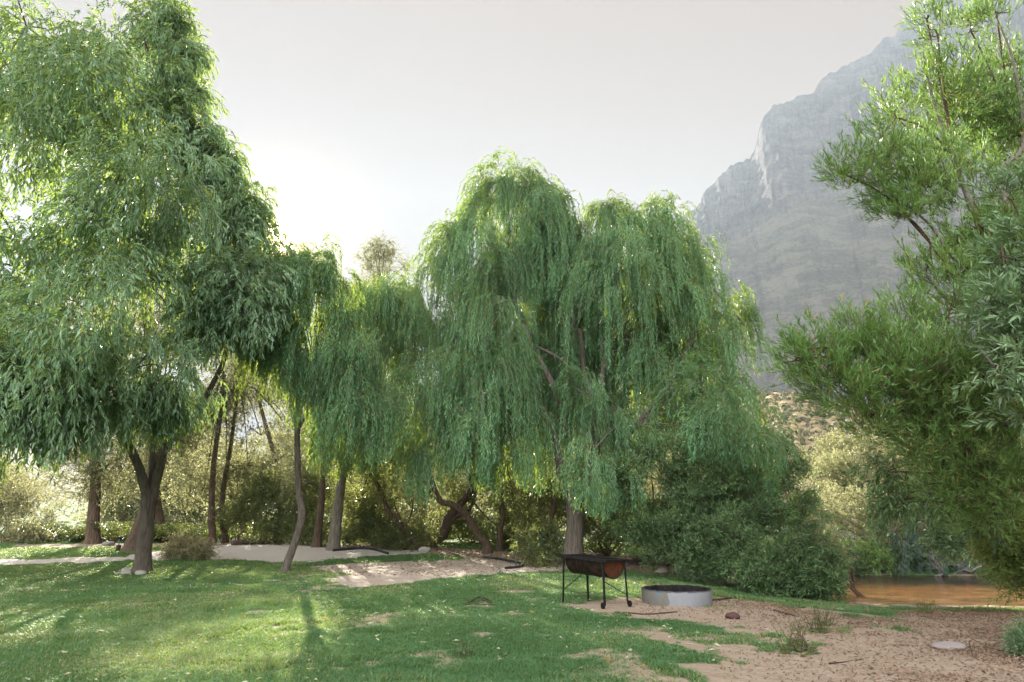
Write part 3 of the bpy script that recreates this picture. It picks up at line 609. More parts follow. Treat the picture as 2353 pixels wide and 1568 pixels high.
def crown7(mb):
    C, D = cluster_points(L7, 220, 71, .35, .28, .4)
    D = unit(D + np.array([-.2, -.3, .35]))
    sprays(mb, C, D, 4, .30, .4, .05, .022, .14, .032, .7, 72, seg=4, jit=.05, twr=.004, start=.2, curl=0)
    feeders(mb, [P(2420, 850, 8.3), P(2400, 650, 8.3)], L7, 9, 3, .014)
bx = P(2520, 1300, 8.6); b = on_ground(bx[0], bx[1])
tree('silver_leaved_tree', 'grey-green tree with large bluish leaves at the right edge in front of the wattle', 'tree', b,
     ([b - [0, 0, .1], P(2500, 1200, 8.5), P(2440, 950, 8.3)], [.11, .09, .07]), [limbpx([(2440, 960), (2400, 850), (2330, 700), (2300, 560)], 8.3, 8.1, .05, .012), limbpx([(2440, 960), (2380, 930), (2300, 860), (2250, 800)], 8.3, 8, .035, .01)], crown7, (LF_GLAUC, TWIG_B, BK_GREY))
L8 = lobes_px([(2030, 1085, 13, 30, .7), (2090, 1080, 13.2, 38, .7), (2150, 1060, 13.5, 45), (2075, 1150, 13, 38), (2130, 1150, 13.2, 40), (2060, 1170, 13, 25), (2190, 1130, 13.5, 50), (2260, 1160, 13.8, 50)])
def crown8(mb):
    C, D = cluster_points(L8, 110, 81, .2, .15, .5)
    sprays(mb, C, unit(D + np.array([-.6, 0, .1])), 4, .45, .4, .5, .05, .13, .04, .8, 82, seg=4, jit=.08, twr=.005, leafdroop=.5, start=.1)
    feeders(mb, [P(2200, 1100, 13.6)], L8, 10, 3, .014)
bx = P(2440, 1300, 14.2); b = on_ground(bx[0], bx[1])
tree('broadleaf_tree', 'dark green tree with broad drooping leaves low over the river, below the wattle', 'tree', b,
     ([b - [0, 0, .1], P(2430, 1240, 14.1), P(2380, 1150, 14)], [.10, .08, .06]), [limbpx([(2385, 1160), (2300, 1110), (2200, 1095), (2100, 1085), (2040, 1085)], 14, 13, .045, .01), limbpx([(2300, 1110), (2200, 1150), (2100, 1155)], 13.7, 13, .03, .01)], crown8, (LF_BUSH, TWIG_B, BK_BROWN))

# ------------------------------------------------------------------ shrubs
def bush(name, label, cat, lob, dens, seed, mat, base_px=None, ntw=5, tl=.35, ll=.075, lw=.011, gap=.018, ang=.8, pull=.0, up=.35, holes=.25, hs=.5, group=None, stems=5, twig=TWIG_B, bark=BK_BROWN, stem_r=.035, base=None, spread=.5, leafdroop=0., jit=.07, rmin=.35, zmin=-.8, curl=.0, grav=(0, 0, -1), dk=2.4, nsub=9):
    L = lobes_px(lob)
    cx = np.mean([c for c, r, a in L], 0)
    if base is None: base = on_ground(cx[0], cx[1]) if base_px is None else G(*base_px)
    t = thing(name, label, cat, base, group)
    rng = np.random.default_rng(seed + 500); mb = MB()
    for i in range(stems):
        c, r, a = L[i % len(L)]; s = base + np.array([rng.normal() * .25, rng.normal() * .15, -.05]); s[2] = float(height(s[0], s[1])) - .05
        e = c + unit(rng.normal(size=3)) * r * .5; m1 = s * .6 + e * .4 + rng.normal(size=3) * .12; m1[2] = max(m1[2], s[2] + .1)
        mb.tube([s, m1, s * .25 + e * .75 + rng.normal(size=3) * .12, e], [stem_r * 1.3, stem_r, stem_r * .7, stem_r * .3], 7, bumpy=.1, seed=i)
    mb.build('stems' if stems > 1 else 'trunk', bark, t, True, base)
    c = MB(); C, D = cluster_points(sublobes(L, nsub, .42 if nsub < 10 else .30, seed, .74 if nsub < 10 else .84), dens * dk / 1.4, seed, rmin, holes, hs, zmin); ll *= 1.15; lw *= 1.5
    ok = C[:, 2] > height(C[:, 0], C[:, 1]) + .03; C, D = C[ok], D[ok]
    sprays(c, C, unit(D + np.array([0, 0, up])), ntw, tl, spread, pull, gap, ll, lw, ang, seed + 1, seg=4, jit=jit, twr=.004, start=.15, leafdroop=leafdroop, curl=curl, grav=grav)
    c.build('foliage', [mat, twig], t, False, base); return t
DB = 'dark green bushes on the bank under the weeping willow'
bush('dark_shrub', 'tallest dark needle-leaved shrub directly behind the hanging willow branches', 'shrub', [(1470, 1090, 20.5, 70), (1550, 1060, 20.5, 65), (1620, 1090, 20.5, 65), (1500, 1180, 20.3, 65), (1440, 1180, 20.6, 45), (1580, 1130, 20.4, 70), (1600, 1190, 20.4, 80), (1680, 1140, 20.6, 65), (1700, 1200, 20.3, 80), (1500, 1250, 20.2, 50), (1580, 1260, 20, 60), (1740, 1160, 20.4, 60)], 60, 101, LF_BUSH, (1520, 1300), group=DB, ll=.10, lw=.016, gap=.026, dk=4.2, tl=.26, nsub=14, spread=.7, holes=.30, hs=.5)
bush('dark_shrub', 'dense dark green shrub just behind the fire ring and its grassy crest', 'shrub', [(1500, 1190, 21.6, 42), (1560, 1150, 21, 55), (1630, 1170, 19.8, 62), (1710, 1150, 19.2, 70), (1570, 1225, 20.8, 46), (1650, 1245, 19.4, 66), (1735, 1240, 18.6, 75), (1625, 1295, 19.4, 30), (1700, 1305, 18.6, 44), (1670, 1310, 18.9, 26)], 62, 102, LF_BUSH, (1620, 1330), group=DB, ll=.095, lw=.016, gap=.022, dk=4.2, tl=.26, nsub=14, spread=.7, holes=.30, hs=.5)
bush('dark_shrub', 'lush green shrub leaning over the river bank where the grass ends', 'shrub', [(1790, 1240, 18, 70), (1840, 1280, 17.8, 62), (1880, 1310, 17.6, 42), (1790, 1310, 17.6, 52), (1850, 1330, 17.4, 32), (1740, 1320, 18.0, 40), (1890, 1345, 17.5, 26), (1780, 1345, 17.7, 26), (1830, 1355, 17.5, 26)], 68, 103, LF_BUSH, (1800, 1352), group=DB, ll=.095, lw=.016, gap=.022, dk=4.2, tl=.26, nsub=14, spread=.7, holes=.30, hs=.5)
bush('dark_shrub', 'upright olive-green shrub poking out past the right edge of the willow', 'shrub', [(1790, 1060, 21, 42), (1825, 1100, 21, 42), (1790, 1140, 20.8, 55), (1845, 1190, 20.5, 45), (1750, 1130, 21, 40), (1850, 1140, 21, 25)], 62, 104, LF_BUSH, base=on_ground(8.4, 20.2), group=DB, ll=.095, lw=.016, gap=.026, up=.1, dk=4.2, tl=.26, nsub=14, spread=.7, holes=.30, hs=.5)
bush('yellow_shrub', 'small sunlit yellow-green shrub beside the orange river water', 'shrub', [(1905, 1250, 19, 28), (1920, 1280, 19, 22), (1890, 1270, 19, 26)], 90, 105, LF_GOLD, base=on_ground(9.1, 18.6), tl=.25, stems=3)
# low plants at the willow's foot
bush('leafy_shrub', 'low dark glossy shrub left of the weeping willow trunk', 'shrub', [(1245, 1270, 22, 34), (1225, 1240, 22.3, 26), (1262, 1245, 22.2, 26)], 110, 106, LF_SHRUB, (1245, 1296), ll=.08, lw=.03, gap=.04, stems=4, stem_r=.015)
bush('leafy_shrub', 'sunlit loose shrub right behind the weeping willow trunk', 'shrub', [(1380, 1230, 24, 60), (1420, 1180, 24.2, 60), (1360, 1170, 24.5, 50), (1430, 1250, 24, 45)], 42, 107, LF_SHRUB, (1390, 1285), ll=.10, lw=.035, gap=.05, holes=.3)

# ------------------------------------------------------------------ far bank
FB = 'shrubs on the far river bank'
bush('golden_shrub', 'broad pale golden shrub catching the sun across the river', 'shrub', [(1950, 1080, 30, 75), (2010, 1050, 30, 60), (1900, 1100, 30, 55), (2060, 1090, 30, 60), (1960, 1150, 29, 75), (2030, 1150, 29, 65), (1910, 1040, 31, 40)], 26, 111, LF_GOLD, group=FB, tl=.5, ll=.10, lw=.03, gap=.05, base=on_ground(16.4, 29), up=.8, holes=.2, hs=.8)
bush('brown_shrub', 'brownish-green shrub behind bare twigs below the golden shrub', 'shrub', [(1920, 1180, 27, 50), (1960, 1220, 26.5, 55), (2030, 1210, 26.5, 60), (1990, 1170, 27, 45), (1900, 1230, 27, 40)], 34, 112, LF_OLIVE, group=FB, tl=.45, ll=.10, lw=.026, gap=.045, base=on_ground(13.8, 26.5), hs=.7)
bush('riverside_shrub', 'small bright green bush at the far waterline', 'shrub', [(1985, 1285, 25.3, 34), (2020, 1290, 25.2, 26), (1955, 1300, 25.3, 20)], 85, 113, LF_WATTLE, group=FB, tl=.4, ll=.10, lw=.016, gap=.03, base=on_ground(13.6, 25.9), leafdroop=.3)
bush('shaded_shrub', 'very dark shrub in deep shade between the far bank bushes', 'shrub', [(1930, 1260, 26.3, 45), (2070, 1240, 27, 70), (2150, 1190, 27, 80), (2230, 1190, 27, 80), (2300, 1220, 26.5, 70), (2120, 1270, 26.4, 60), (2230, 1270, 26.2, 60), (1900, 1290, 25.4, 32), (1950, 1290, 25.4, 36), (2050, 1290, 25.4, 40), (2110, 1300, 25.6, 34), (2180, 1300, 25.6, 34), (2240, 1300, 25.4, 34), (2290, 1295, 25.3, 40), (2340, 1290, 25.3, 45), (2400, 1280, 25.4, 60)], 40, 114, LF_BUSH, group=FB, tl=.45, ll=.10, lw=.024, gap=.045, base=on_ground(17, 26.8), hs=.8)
bush('tall_shrub', 'tall yellow-green shrub far behind the river under the wattle', 'shrub', [(2100, 1100, 31, 70), (2180, 1080, 31, 80), (2270, 1080, 31, 90), (2350, 1100, 31, 90), (2150, 1150, 30, 70), (2450, 1120, 31, 110)], 22, 115, LF_SHRUB, group=FB, tl=.5, ll=.11, lw=.034, gap=.06, base=on_ground(21, 30.5), hs=.9)
def cascade():
    base = on_ground(16.6, 25.6); t = thing('weeping_conifer', 'dark drooping conifer hanging rope-like branches into the river', 'tree', base)
    rng = np.random.default_rng(120); mb = MB(); c = MB(); top = P(2140, 1200, 25.4)
    mb.tube([base - [0, 0, .1], base * .5 + top * .5 + [.2, 0, .1], top], [.12, .09, .05], 8, bumpy=.1)
    C, D = [], []
    for (a, bpx, e) in [(2050, 1225, 1308), (2082, 1215, 1322), (2112, 1235, 1332), (2138, 1225, 1340), (2172, 1240, 1328), (2204, 1235, 1318), (2228, 1250, 1302), (2098, 1200, 1262), (2160, 1195, 1262)]:
        y0 = 24.6 + rng.random() * .7; p0 = P(a, bpx, y0); p1 = P(a + rng.normal() * 4, e, y0 - .1)
        mb.tube([top, (top + p0) / 2 + [0, 0, .25], p0, (p0 + p1) / 2, p1], [.04, .03, .02, .012, .006], 5, cap=False)
        for k in np.linspace(0, 1, 16): C.append(p0 + (p1 - p0) * k + rng.normal(size=3) * .03); D.append([rng.normal() * .6, rng.normal() * .6, -.7])
    sprays(c, np.array(C), unit(np.array(D)), 14, .17, .5, .9, .012, .10, .024, .5, 121, seg=3, jit=.05, twr=.003, leafdroop=.5, start=.1)
    mb.build('trunk', BK_BROWN, t, True, base); c.build('foliage', [LF_CONI, TWIG_B], t, False, base)
cascade()
def dead_branches(label, roots, seed):
    base = G(*roots[0]) if False else None
    rng = np.random.default_rng(seed); mb = MB(); p0 = P(*roots[0]); t = None
    for r in roots:
        s = P(*r)
        for k in range(7):
            d = unit(np.array([rng.normal(), rng.normal() * .3, .45 + rng.normal() * .5])); L = .4 + rng.random() * .55
            m1 = s + d * L * .5 + rng.normal(size=3) * .06; e = s + d * L + np.array([0, 0, -.12])
            mb.tube([s, m1, e], [.022, .014, .005], 5, sub=3)
            for j in range(3): mb.tube([m1, m1 + unit(d + rng.normal(size=3) * .6) * .4], [.009, .004], 4, smooth=False)
    m = bpy.data.materials.get('dead_wood') or bark_mat('dead_wood', (.14, .12, .105), (.30, .27, .245), 1, 12)
    return tag(mb.build('dead_branch', m, None, True, p0), label, 'branch', 'dead branches on the far bank')
dead_branches('bleached dead branches sticking out of the brown shrub across the river', [(1965, 1240, 25.6), (1945, 1265, 25.6)], 5)
dead_branches('tangle of bare dead twigs touching the water beside the small bright green bush', [(1955, 1300, 24.9), (1975, 1306, 24.9)], 6)
dead_branches('dead grey sticks dipping in the river at the foot of the drooping conifer', [(2170, 1318, 24.6), (2230, 1315, 24.6)], 7)
bush('pale_leaved_shrub', 'shrub with pale grey-green rosette leaves between the drooping conifer and the right edge', 'shrub', [(2180, 1170, 17, 28), (2200, 1215, 17, 34), (2230, 1180, 17, 34), (2185, 1250, 16.8, 18), (2260, 1230, 17, 40)], 75, 130, LF_GLAUC, base=on_ground(12.6, 16.2), ll=.11, lw=.024, gap=.035, tl=.35)
bush('yellow_shrub', 'yellow-green shrub hanging over the water at the right edge', 'shrub', [(2310, 1210, 14.5, 50), (2345, 1260, 14.3, 45), (2262, 1205, 14.8, 34), (2355, 1320, 14.2, 34), (2430, 1280, 14.2, 80), (2320, 1280, 14.3, 30)], 80, 131, LF_YELLOW, base=on_ground(11.2, 13.6), ll=.11, lw=.016, gap=.026, tl=.4)

# ------------------------------------------------------------------ woodland at the back
WG = 'trees of the woodland behind the path'
def wood_tree(label, trunk, rad, lob, dens, seed, mat=LF_OLIVE, bark=BK_BROWN, Yoff=0., arms=(), ll=.10, lw=.035, gap=.06, tl=.55, holes=.36, name='woodland_tree', hs=.9, group=WG):
    b = G(*trunk[0]); Y = b[1] + Yoff
    if Yoff: q = P(*trunk[0], Y); b = on_ground(q[0], q[1])
    L = lobes_px([(q[0], q[1], Y + q[2], q[3]) for q in lob])
    def cr(mb):
        C, D = cluster_points(L, dens * 2.2, seed, .2, holes, hs)
        sprays(mb, C, unit(D + np.array([0, 0, .2])), 6, tl, .6, .25, gap, ll * 1.15, lw * 1.4, .8, seed + 1, seg=4, jit=.18, twr=.005, leafdroop=.1, start=.1)
        feeders(mb, [P(*trunk[-1], Y)], L, seed + 2, 4, .022)
    pts = [b - [0, 0, .12], b + [0, 0, .28]] + [P(*q, Y) for q in trunk[1:]]
    return tree(name, label, 'tree', b, (pts, np.concatenate([[rad * 1.75], np.linspace(rad * 1.12, rad * .55, len(pts) - 1)])), [limbpx(a, Y, Y, r, r * .4) for a, r in arms], cr, (mat, TWIG_B, bark), group, bumpy=.16)
wood_tree('woodland tree with a stout reddish split trunk standing alone at the far left', [(212, 1249), (214, 1200), (217, 1150), (220, 1100), (224, 1000), (228, 930)], .26, [(190, 1030, 0, 80), (250, 980, 0, 85), (140, 1010, -.5, 48), (215, 1100, .5, 70), (120, 1050, 0, 30), (280, 1080, .5, 60), (160, 930, 0, 50), (200, 850, 0, 90), (120, 800, 0, 80), (250, 760, 0, 90)], 22, 201, arms=[([(222, 1090), (260, 1060), (290, 1050)], .05)])
wood_tree('leaning dark-barked woodland tree half hidden behind the big willow trunk', [(310, 1266), (325, 1215), (340, 1160), (352, 1090), (356, 1000)], .34, [(370, 1010, 0, 60), (330, 960, 0, 60), (400, 950, .5, 70), (370, 850, 0, 90), (400, 750, 0, 90), (330, 680, 0, 80)], 22, 202)
wood_tree('straight woodland tree just right of the big willow trunk', [(372, 1244), (366, 1190), (360, 1140), (356, 1060), (352, 940)], .2, [(330, 1100, 1, 60), (390, 1110, 1, 60), (360, 1000, 0, 70), (420, 1050, 1, 55)], 22, 203)
wood_tree('thin woodland tree, the left one of a close pair of trunks', [(486, 1250), (486, 1190), (487, 1120), (494, 1040), (505, 960), (515, 860)], .14, [(480, 960, 0, 70), (450, 1030, 0, 60), (430, 960, 0.5, 60), (480, 850, 0, 80), (450, 740, 0, 80), (520, 1080, 1, 50), (470, 1120, 1, 45)], 20, 204)
wood_tree('thin woodland tree leaning right, the right one of a close pair of trunks', [(516, 1248), (510, 1190), (513, 1120), (524, 1060), (536, 980), (548, 880)], .12, [(560, 950, 0, 65), (600, 1000, 0.5, 55), (520, 930, 0, 60), (570, 1070, 1, 60), (620, 930, 0, 60), (545, 880, 0, 60), (560, 800, 0, 75), (540, 700, 0, 65)], 20, 205)
wood_tree('dark-trunked woodland tree leaning left above the dense shrub by the path', [(642, 1236), (645, 1170), (640, 1110), (628, 1040), (608, 970), (590, 900)], .15, [(640, 960, 0, 70), (600, 880, 0, 70), (680, 1000, 1, 60), (660, 900, 1, 70), (700, 1080, 1, 50)], 22, 206, arms=[([(632, 1060), (655, 1045), (672, 1035)], .04)])
wood_tree('slim dark woodland tree behind the bent small willow', [(727, 1258), (733, 1200), (738, 1150), (742, 1080), (745, 960)], .15, [(720, 1060, 1, 60), (770, 1010, 1, 60), (730, 960, 1, 60)], 22, 207)
wood_tree('sparse brownish treetop rising above the other trees against the sky', [(880, 1250), (880, 1100), (878, 900), (876, 760), (874, 680)], .2, [(870, 580, 0, 26), (900, 600, 0, 22), (842, 595, 0, 20), (885, 560, 0, 16), (930, 612, 0, 14), (855, 565, 0, 14), (870, 620, 0, 28), (905, 625, 0, 20), (880, 640, 0, 40), (850, 700, 0, 60), (910, 720, 0, 60)], 34, 208, Yoff=12, tl=.5, holes=.2)
# crossing leaning trees behind the willow
wood_tree('dark forked tree leaning right, its thick trunk crossing another behind the willow', [(985, 1258), (1015, 1232), (1030, 1190), (1055, 1160), (1078, 1135), (1085, 1090)], .20, [(1060, 1080, 1, 80), (1120, 1060, 1, 80), (1000, 1060, 1, 80), (1150, 1120, 1.5, 60)], 18, 209, LF_SHRUB, arms=[([(1015, 1230), (1045, 1190), (1080, 1170), (1095, 1120)], .11), ([(1078, 1140), (1105, 1175), (1140, 1205), (1180, 1205)], .035)])
wood_tree('brown tree leaning left across the dark forked one', [(1118, 1272), (1100, 1232), (1075, 1190), (1040, 1160), (1010, 1150), (985, 1090), (960, 1060), (925, 1010)], .13, [(940, 1000, .5, 60), (900, 1060, .5, 60), (980, 1000, 1, 70), (870, 1000, 1, 60)], 18, 210, LF_SHRUB, arms=[([(1090, 1215), (1110, 1240), (1135, 1265)], .05)])
wood_tree('thin curved grey tree bending far to the left over the sand clearing', [(955, 1264), (948, 1240), (925, 1215), (895, 1180), (870, 1120), (850, 1090)], .12, [(860, 1100, 1, 60), (830, 1150, 1.5, 60), (900, 1130, 1.5, 60), (840, 1060, 1, 50)], 20, 211, LF_SHRUB, arms=[([(930, 1220), (945, 1180), (950, 1140)], .04), ([(935, 1225), (910, 1170), (905, 1150)], .04)])
wood_tree('slender upright tree behind the sand clearing, left of the willow trunk', [(1147, 1268), (1150, 1220), (1157, 1180), (1155, 1140), (1160, 1060)], .09, [(1150, 1060, 1, 60), (1200, 1090, 1, 60), (1180, 1160, 1.5, 50)], 18, 212, LF_SHRUB)
wood_tree('short brown tree leaning right near the green stake', [(1205, 1284), (1222, 1255), (1240, 1225), (1265, 1190), (1280, 1130)], .15, [(1270, 1120, 1, 70), (1230, 1150, 1, 60), (1300, 1180, 1.5, 50)], 18, 213, LF_SHRUB)
# long horizontal willow bough
q0 = P(1295, 1218, 21.6); q = [P(a, c, 22 + .15 * i) for i, (a, c) in enumerate([(1292, 1218), (1250, 1205), (1200, 1198), (1175, 1180), (1150, 1150)])]
# shrubs
SG = 'shrubs under the woodland trees'
def shrub(label, lob, dens, seed, mat, name='leafy_shrub', **k):
    L = [(a, c, y, r) for a, c, y, r in lob]
    return bush(name, label, 'shrub', L, dens, seed, mat, group=SG, **{**dict(ll=.10, lw=.038, gap=.05, tl=.45, holes=.3, hs=.7, stem_r=.03, jit=.12, rmin=.25), **k})
shrub('whitish sunlit shrub at the far left edge', [(10, 1180, 33, 80), (60, 1200, 32.5, 60), (-60, 1170, 33, 90), (100, 1225, 32, 34), (30, 1130, 34, 60)], 20, 301, LF_PALE, name='pale_shrub')
shrub('orange-tipped shrub on the skyline at the far left', [(10, 1110, 36, 40), (50, 1120, 36, 30), (-40, 1110, 36, 50)], 24, 302, LF_GOLD, name='pale_shrub')
shrub('low pale shrub spilling over the grass left of the stout split trunk', [(60, 1240, 30, 26), (100, 1243, 30, 22), (20, 1240, 30, 26), (-30, 1235, 30, 34)], 50, 303, LF_PALE, name='pale_shrub', tl=.3)
shrub('dense dark shrub beside the path between the thin pair and the bent willow', [(590, 1190, 29.5, 55), (560, 1220, 29.2, 34), (630, 1215, 29.2, 34), (570, 1150, 30, 45), (620, 1150, 30, 45), (540, 1180, 30, 35)], 42, 304, LF_SHRUB)
shrub('yellow-lit shrub above the dense dark one', [(560, 1110, 32, 50), (610, 1100, 32, 50), (520, 1130, 32, 45), (640, 1130, 32, 40)], 26, 305, LF_GOLD)
shrub('leafy shrub behind the bent trunk of the small willow', [(700, 1200, 29.5, 45), (690, 1150, 30, 50), (730, 1220, 29, 34), (740, 1140, 30.5, 50)], 36, 306, LF_SHRUB)
shrub('dark shrub right of the pale straight willow trunk', [(830, 1200, 29, 50), (800, 1225, 28.6, 36), (870, 1220, 28.6, 45), (850, 1160, 29.5, 50), (910, 1220, 28.5, 40)], 36, 307, LF_SHRUB)
shrub('bright fine-leaved bush at the foot of the dark forked tree', [(930, 1235, 27.2, 34), (960, 1240, 27, 26), (900, 1245, 27.2, 22)], 70, 308, LF_SHRUB, ll=.10, lw=.02)
shrub('sunlit undergrowth shrub seen through the crossing trunks', [(1060, 1235, 30, 50), (1110, 1225, 30, 50), (1010, 1220, 31, 55), (1150, 1240, 29.5, 40), (1090, 1180, 31, 55)], 26, 309, LF_SHRUB)
shrub('feathery shrub behind the slender tree and the stake', [(1200, 1225, 28, 45), (1180, 1255, 27.5, 28), (1250, 1210, 28.5, 50), (1300, 1190, 28, 50)], 30, 310, LF_SHRUB)
shrub('tall shadowy shrub in the gap under the left willow curtain', [(940, 1150, 31, 60), (880, 1120, 31, 60), (1000, 1140, 32, 70), (930, 1080, 32, 70), (1060, 1120, 33, 70)], 18, 311, LF_OLIVE)
shrub('tall shadowy shrub in the gap beside the willow trunk', [(1200, 1140, 30, 70), (1260, 1100, 30, 80), (1320, 1120, 28, 70), (1400, 1080, 27, 80), (1460, 1140, 26, 60), (1350, 1190, 27, 60)], 22, 312, LF_OLIVE)
# tall far trees closing the wood
for i, (px, top, lb) in enumerate([(330, 1040, 'hazy far tree behind the big willow trunk'), (470, 1010, 'hazy far tree behind the thin pair of trunks'), (640, 1010, 'hazy far tree behind the dark-trunked leaning tree'), (800, 1000, 'hazy far tree behind the pale straight willow trunk'), (1000, 1030, 'hazy far tree behind the crossing trunks'), (1230, 1020, 'hazy far tree behind the slender upright tree'), (1420, 1000, 'hazy far tree behind the weeping willow')]):
    wood_tree(lb, [(px, 1245), (px + 3, 1180), (px + 6, 1100)], .22, [(px, top + 60, 0, 70), (px - 60, top + 90, 0, 60), (px + 60, top + 80, 0, 65), (px - 30, top + 140, .5, 60), (px + 40, top + 150, .5, 60), (px, top + 10, 0, 50), (px + 20, top + 190, .5, 60), (px - 70, top + 170, .5, 55)], 13, 220 + i, LF_GOLD if i % 2 else LF_OLIVE, Yoff=16, ll=.16, lw=.06, gap=.09, tl=.8, holes=.3, name='far_tree', group='hazy trees behind the woodland')

def bracken():
    rng = np.random.default_rng(400); mb = MB(); 
    n = 240; px = np.concatenate([rng.uniform(120, 470, 150), rng.uniform(380, 720, 90)]); yy = rng.uniform(30.0, 34.0, n)
    for i in range(n):
        x = (px[i] - CX) / F * yy[i] * 1.03; b = on_ground(x, yy[i])
        hh = .35 + 1.0 * rng.random() ** 1.6
        for k in range(5):
            a = rng.uniform(0, 2 * math.pi); d = np.array([math.cos(a), math.sin(a), 0]); L = hh * (.9 + .5 * rng.random())
            s = np.linspace(0, 1, 9); pts = b + d * (L * .75 * s ** 1.3)[:, None] + np.array([0, 0, 1.0]) * (hh * (1.5 * s - .85 * s * s))[:, None]
            mb.tube(pts, np.linspace(.008, .003, 9), 3, 1, smooth=False, cap=False)
            B = np.repeat(pts[2:], 2, 0); sg = np.tile([1, -1], 7); sd = np.cross(d, [0, 0, 1.0])
            ln = np.repeat(.30 * (1 - s[2:] ** 2 * .8), 2)
            A = unit(sd[None] * sg[:, None] + d * .45 + np.array([0, 0, -.15])); w = .07
            fw = unit(np.cross(A, np.cross(d, A)) + 1e-6)
            v = np.stack([B, B + A * (ln * .45)[:, None] + d * w * .5, B + A * (ln * .45)[:, None] - d * w * .5, B + A * ln[:, None] + np.array([0, 0, -.04])], 1)
            ix = np.arange(14)[:, None] * 4
            mb.add(v, np.concatenate([ix + np.array([[0, 3, 1]]), ix + np.array([[0, 2, 3]])]), 0, np.repeat(np.clip(rng.random(14) * .7 + .3 * rng.random(), 0, 1), 4))
    tag(mb.build('bracken', [LF_FERN, TWIG_B]), 'bracken ferns covering the ground under the woodland trees', 'fern', kind='stuff')
bracken()
# ------------------------------------------------------------------ drum barbecue
def simple_mat(name, c, rough=.6, metal=0., n=None, amount=.5, scale=12, bump=.3):
    m = MT(name); co = m.coord(); f = m.noise(co, scale, 5, .65)
    m.base(m.mix(m.ramp(f, [(.42, 0.0), (.66, amount)]), c, n) if n else c, rough, .4); m.b.inputs['Metallic'].default_value = metal; m.b.inputs['Specular IOR Level'].default_value = .2
    if bump: m.bump(m.noise(co, scale * 3, 4), bump, .01)
    return m.m
STEEL = simple_mat('sooty_steel', (.006, .006, .0065), .6, 0, (.022, .016, .013), .5, 14)
DRUM = simple_mat('burnt_drum', (.008, .006, .005), .55, .0, (.05, .026, .015), .8, 7)
RUST = simple_mat('rusty_end', (.085, .03, .012), .85, .0, (.035, .014, .008), .8, 10)
SOOT = simple_mat('soot', (.008, .007, .008), .9, 0, (.03, .027, .026), .6, 9)
RUBBER = simple_mat('black_rubber', (.005, .005, .006), .6, 0, (.015, .015, .016), .4, 20)
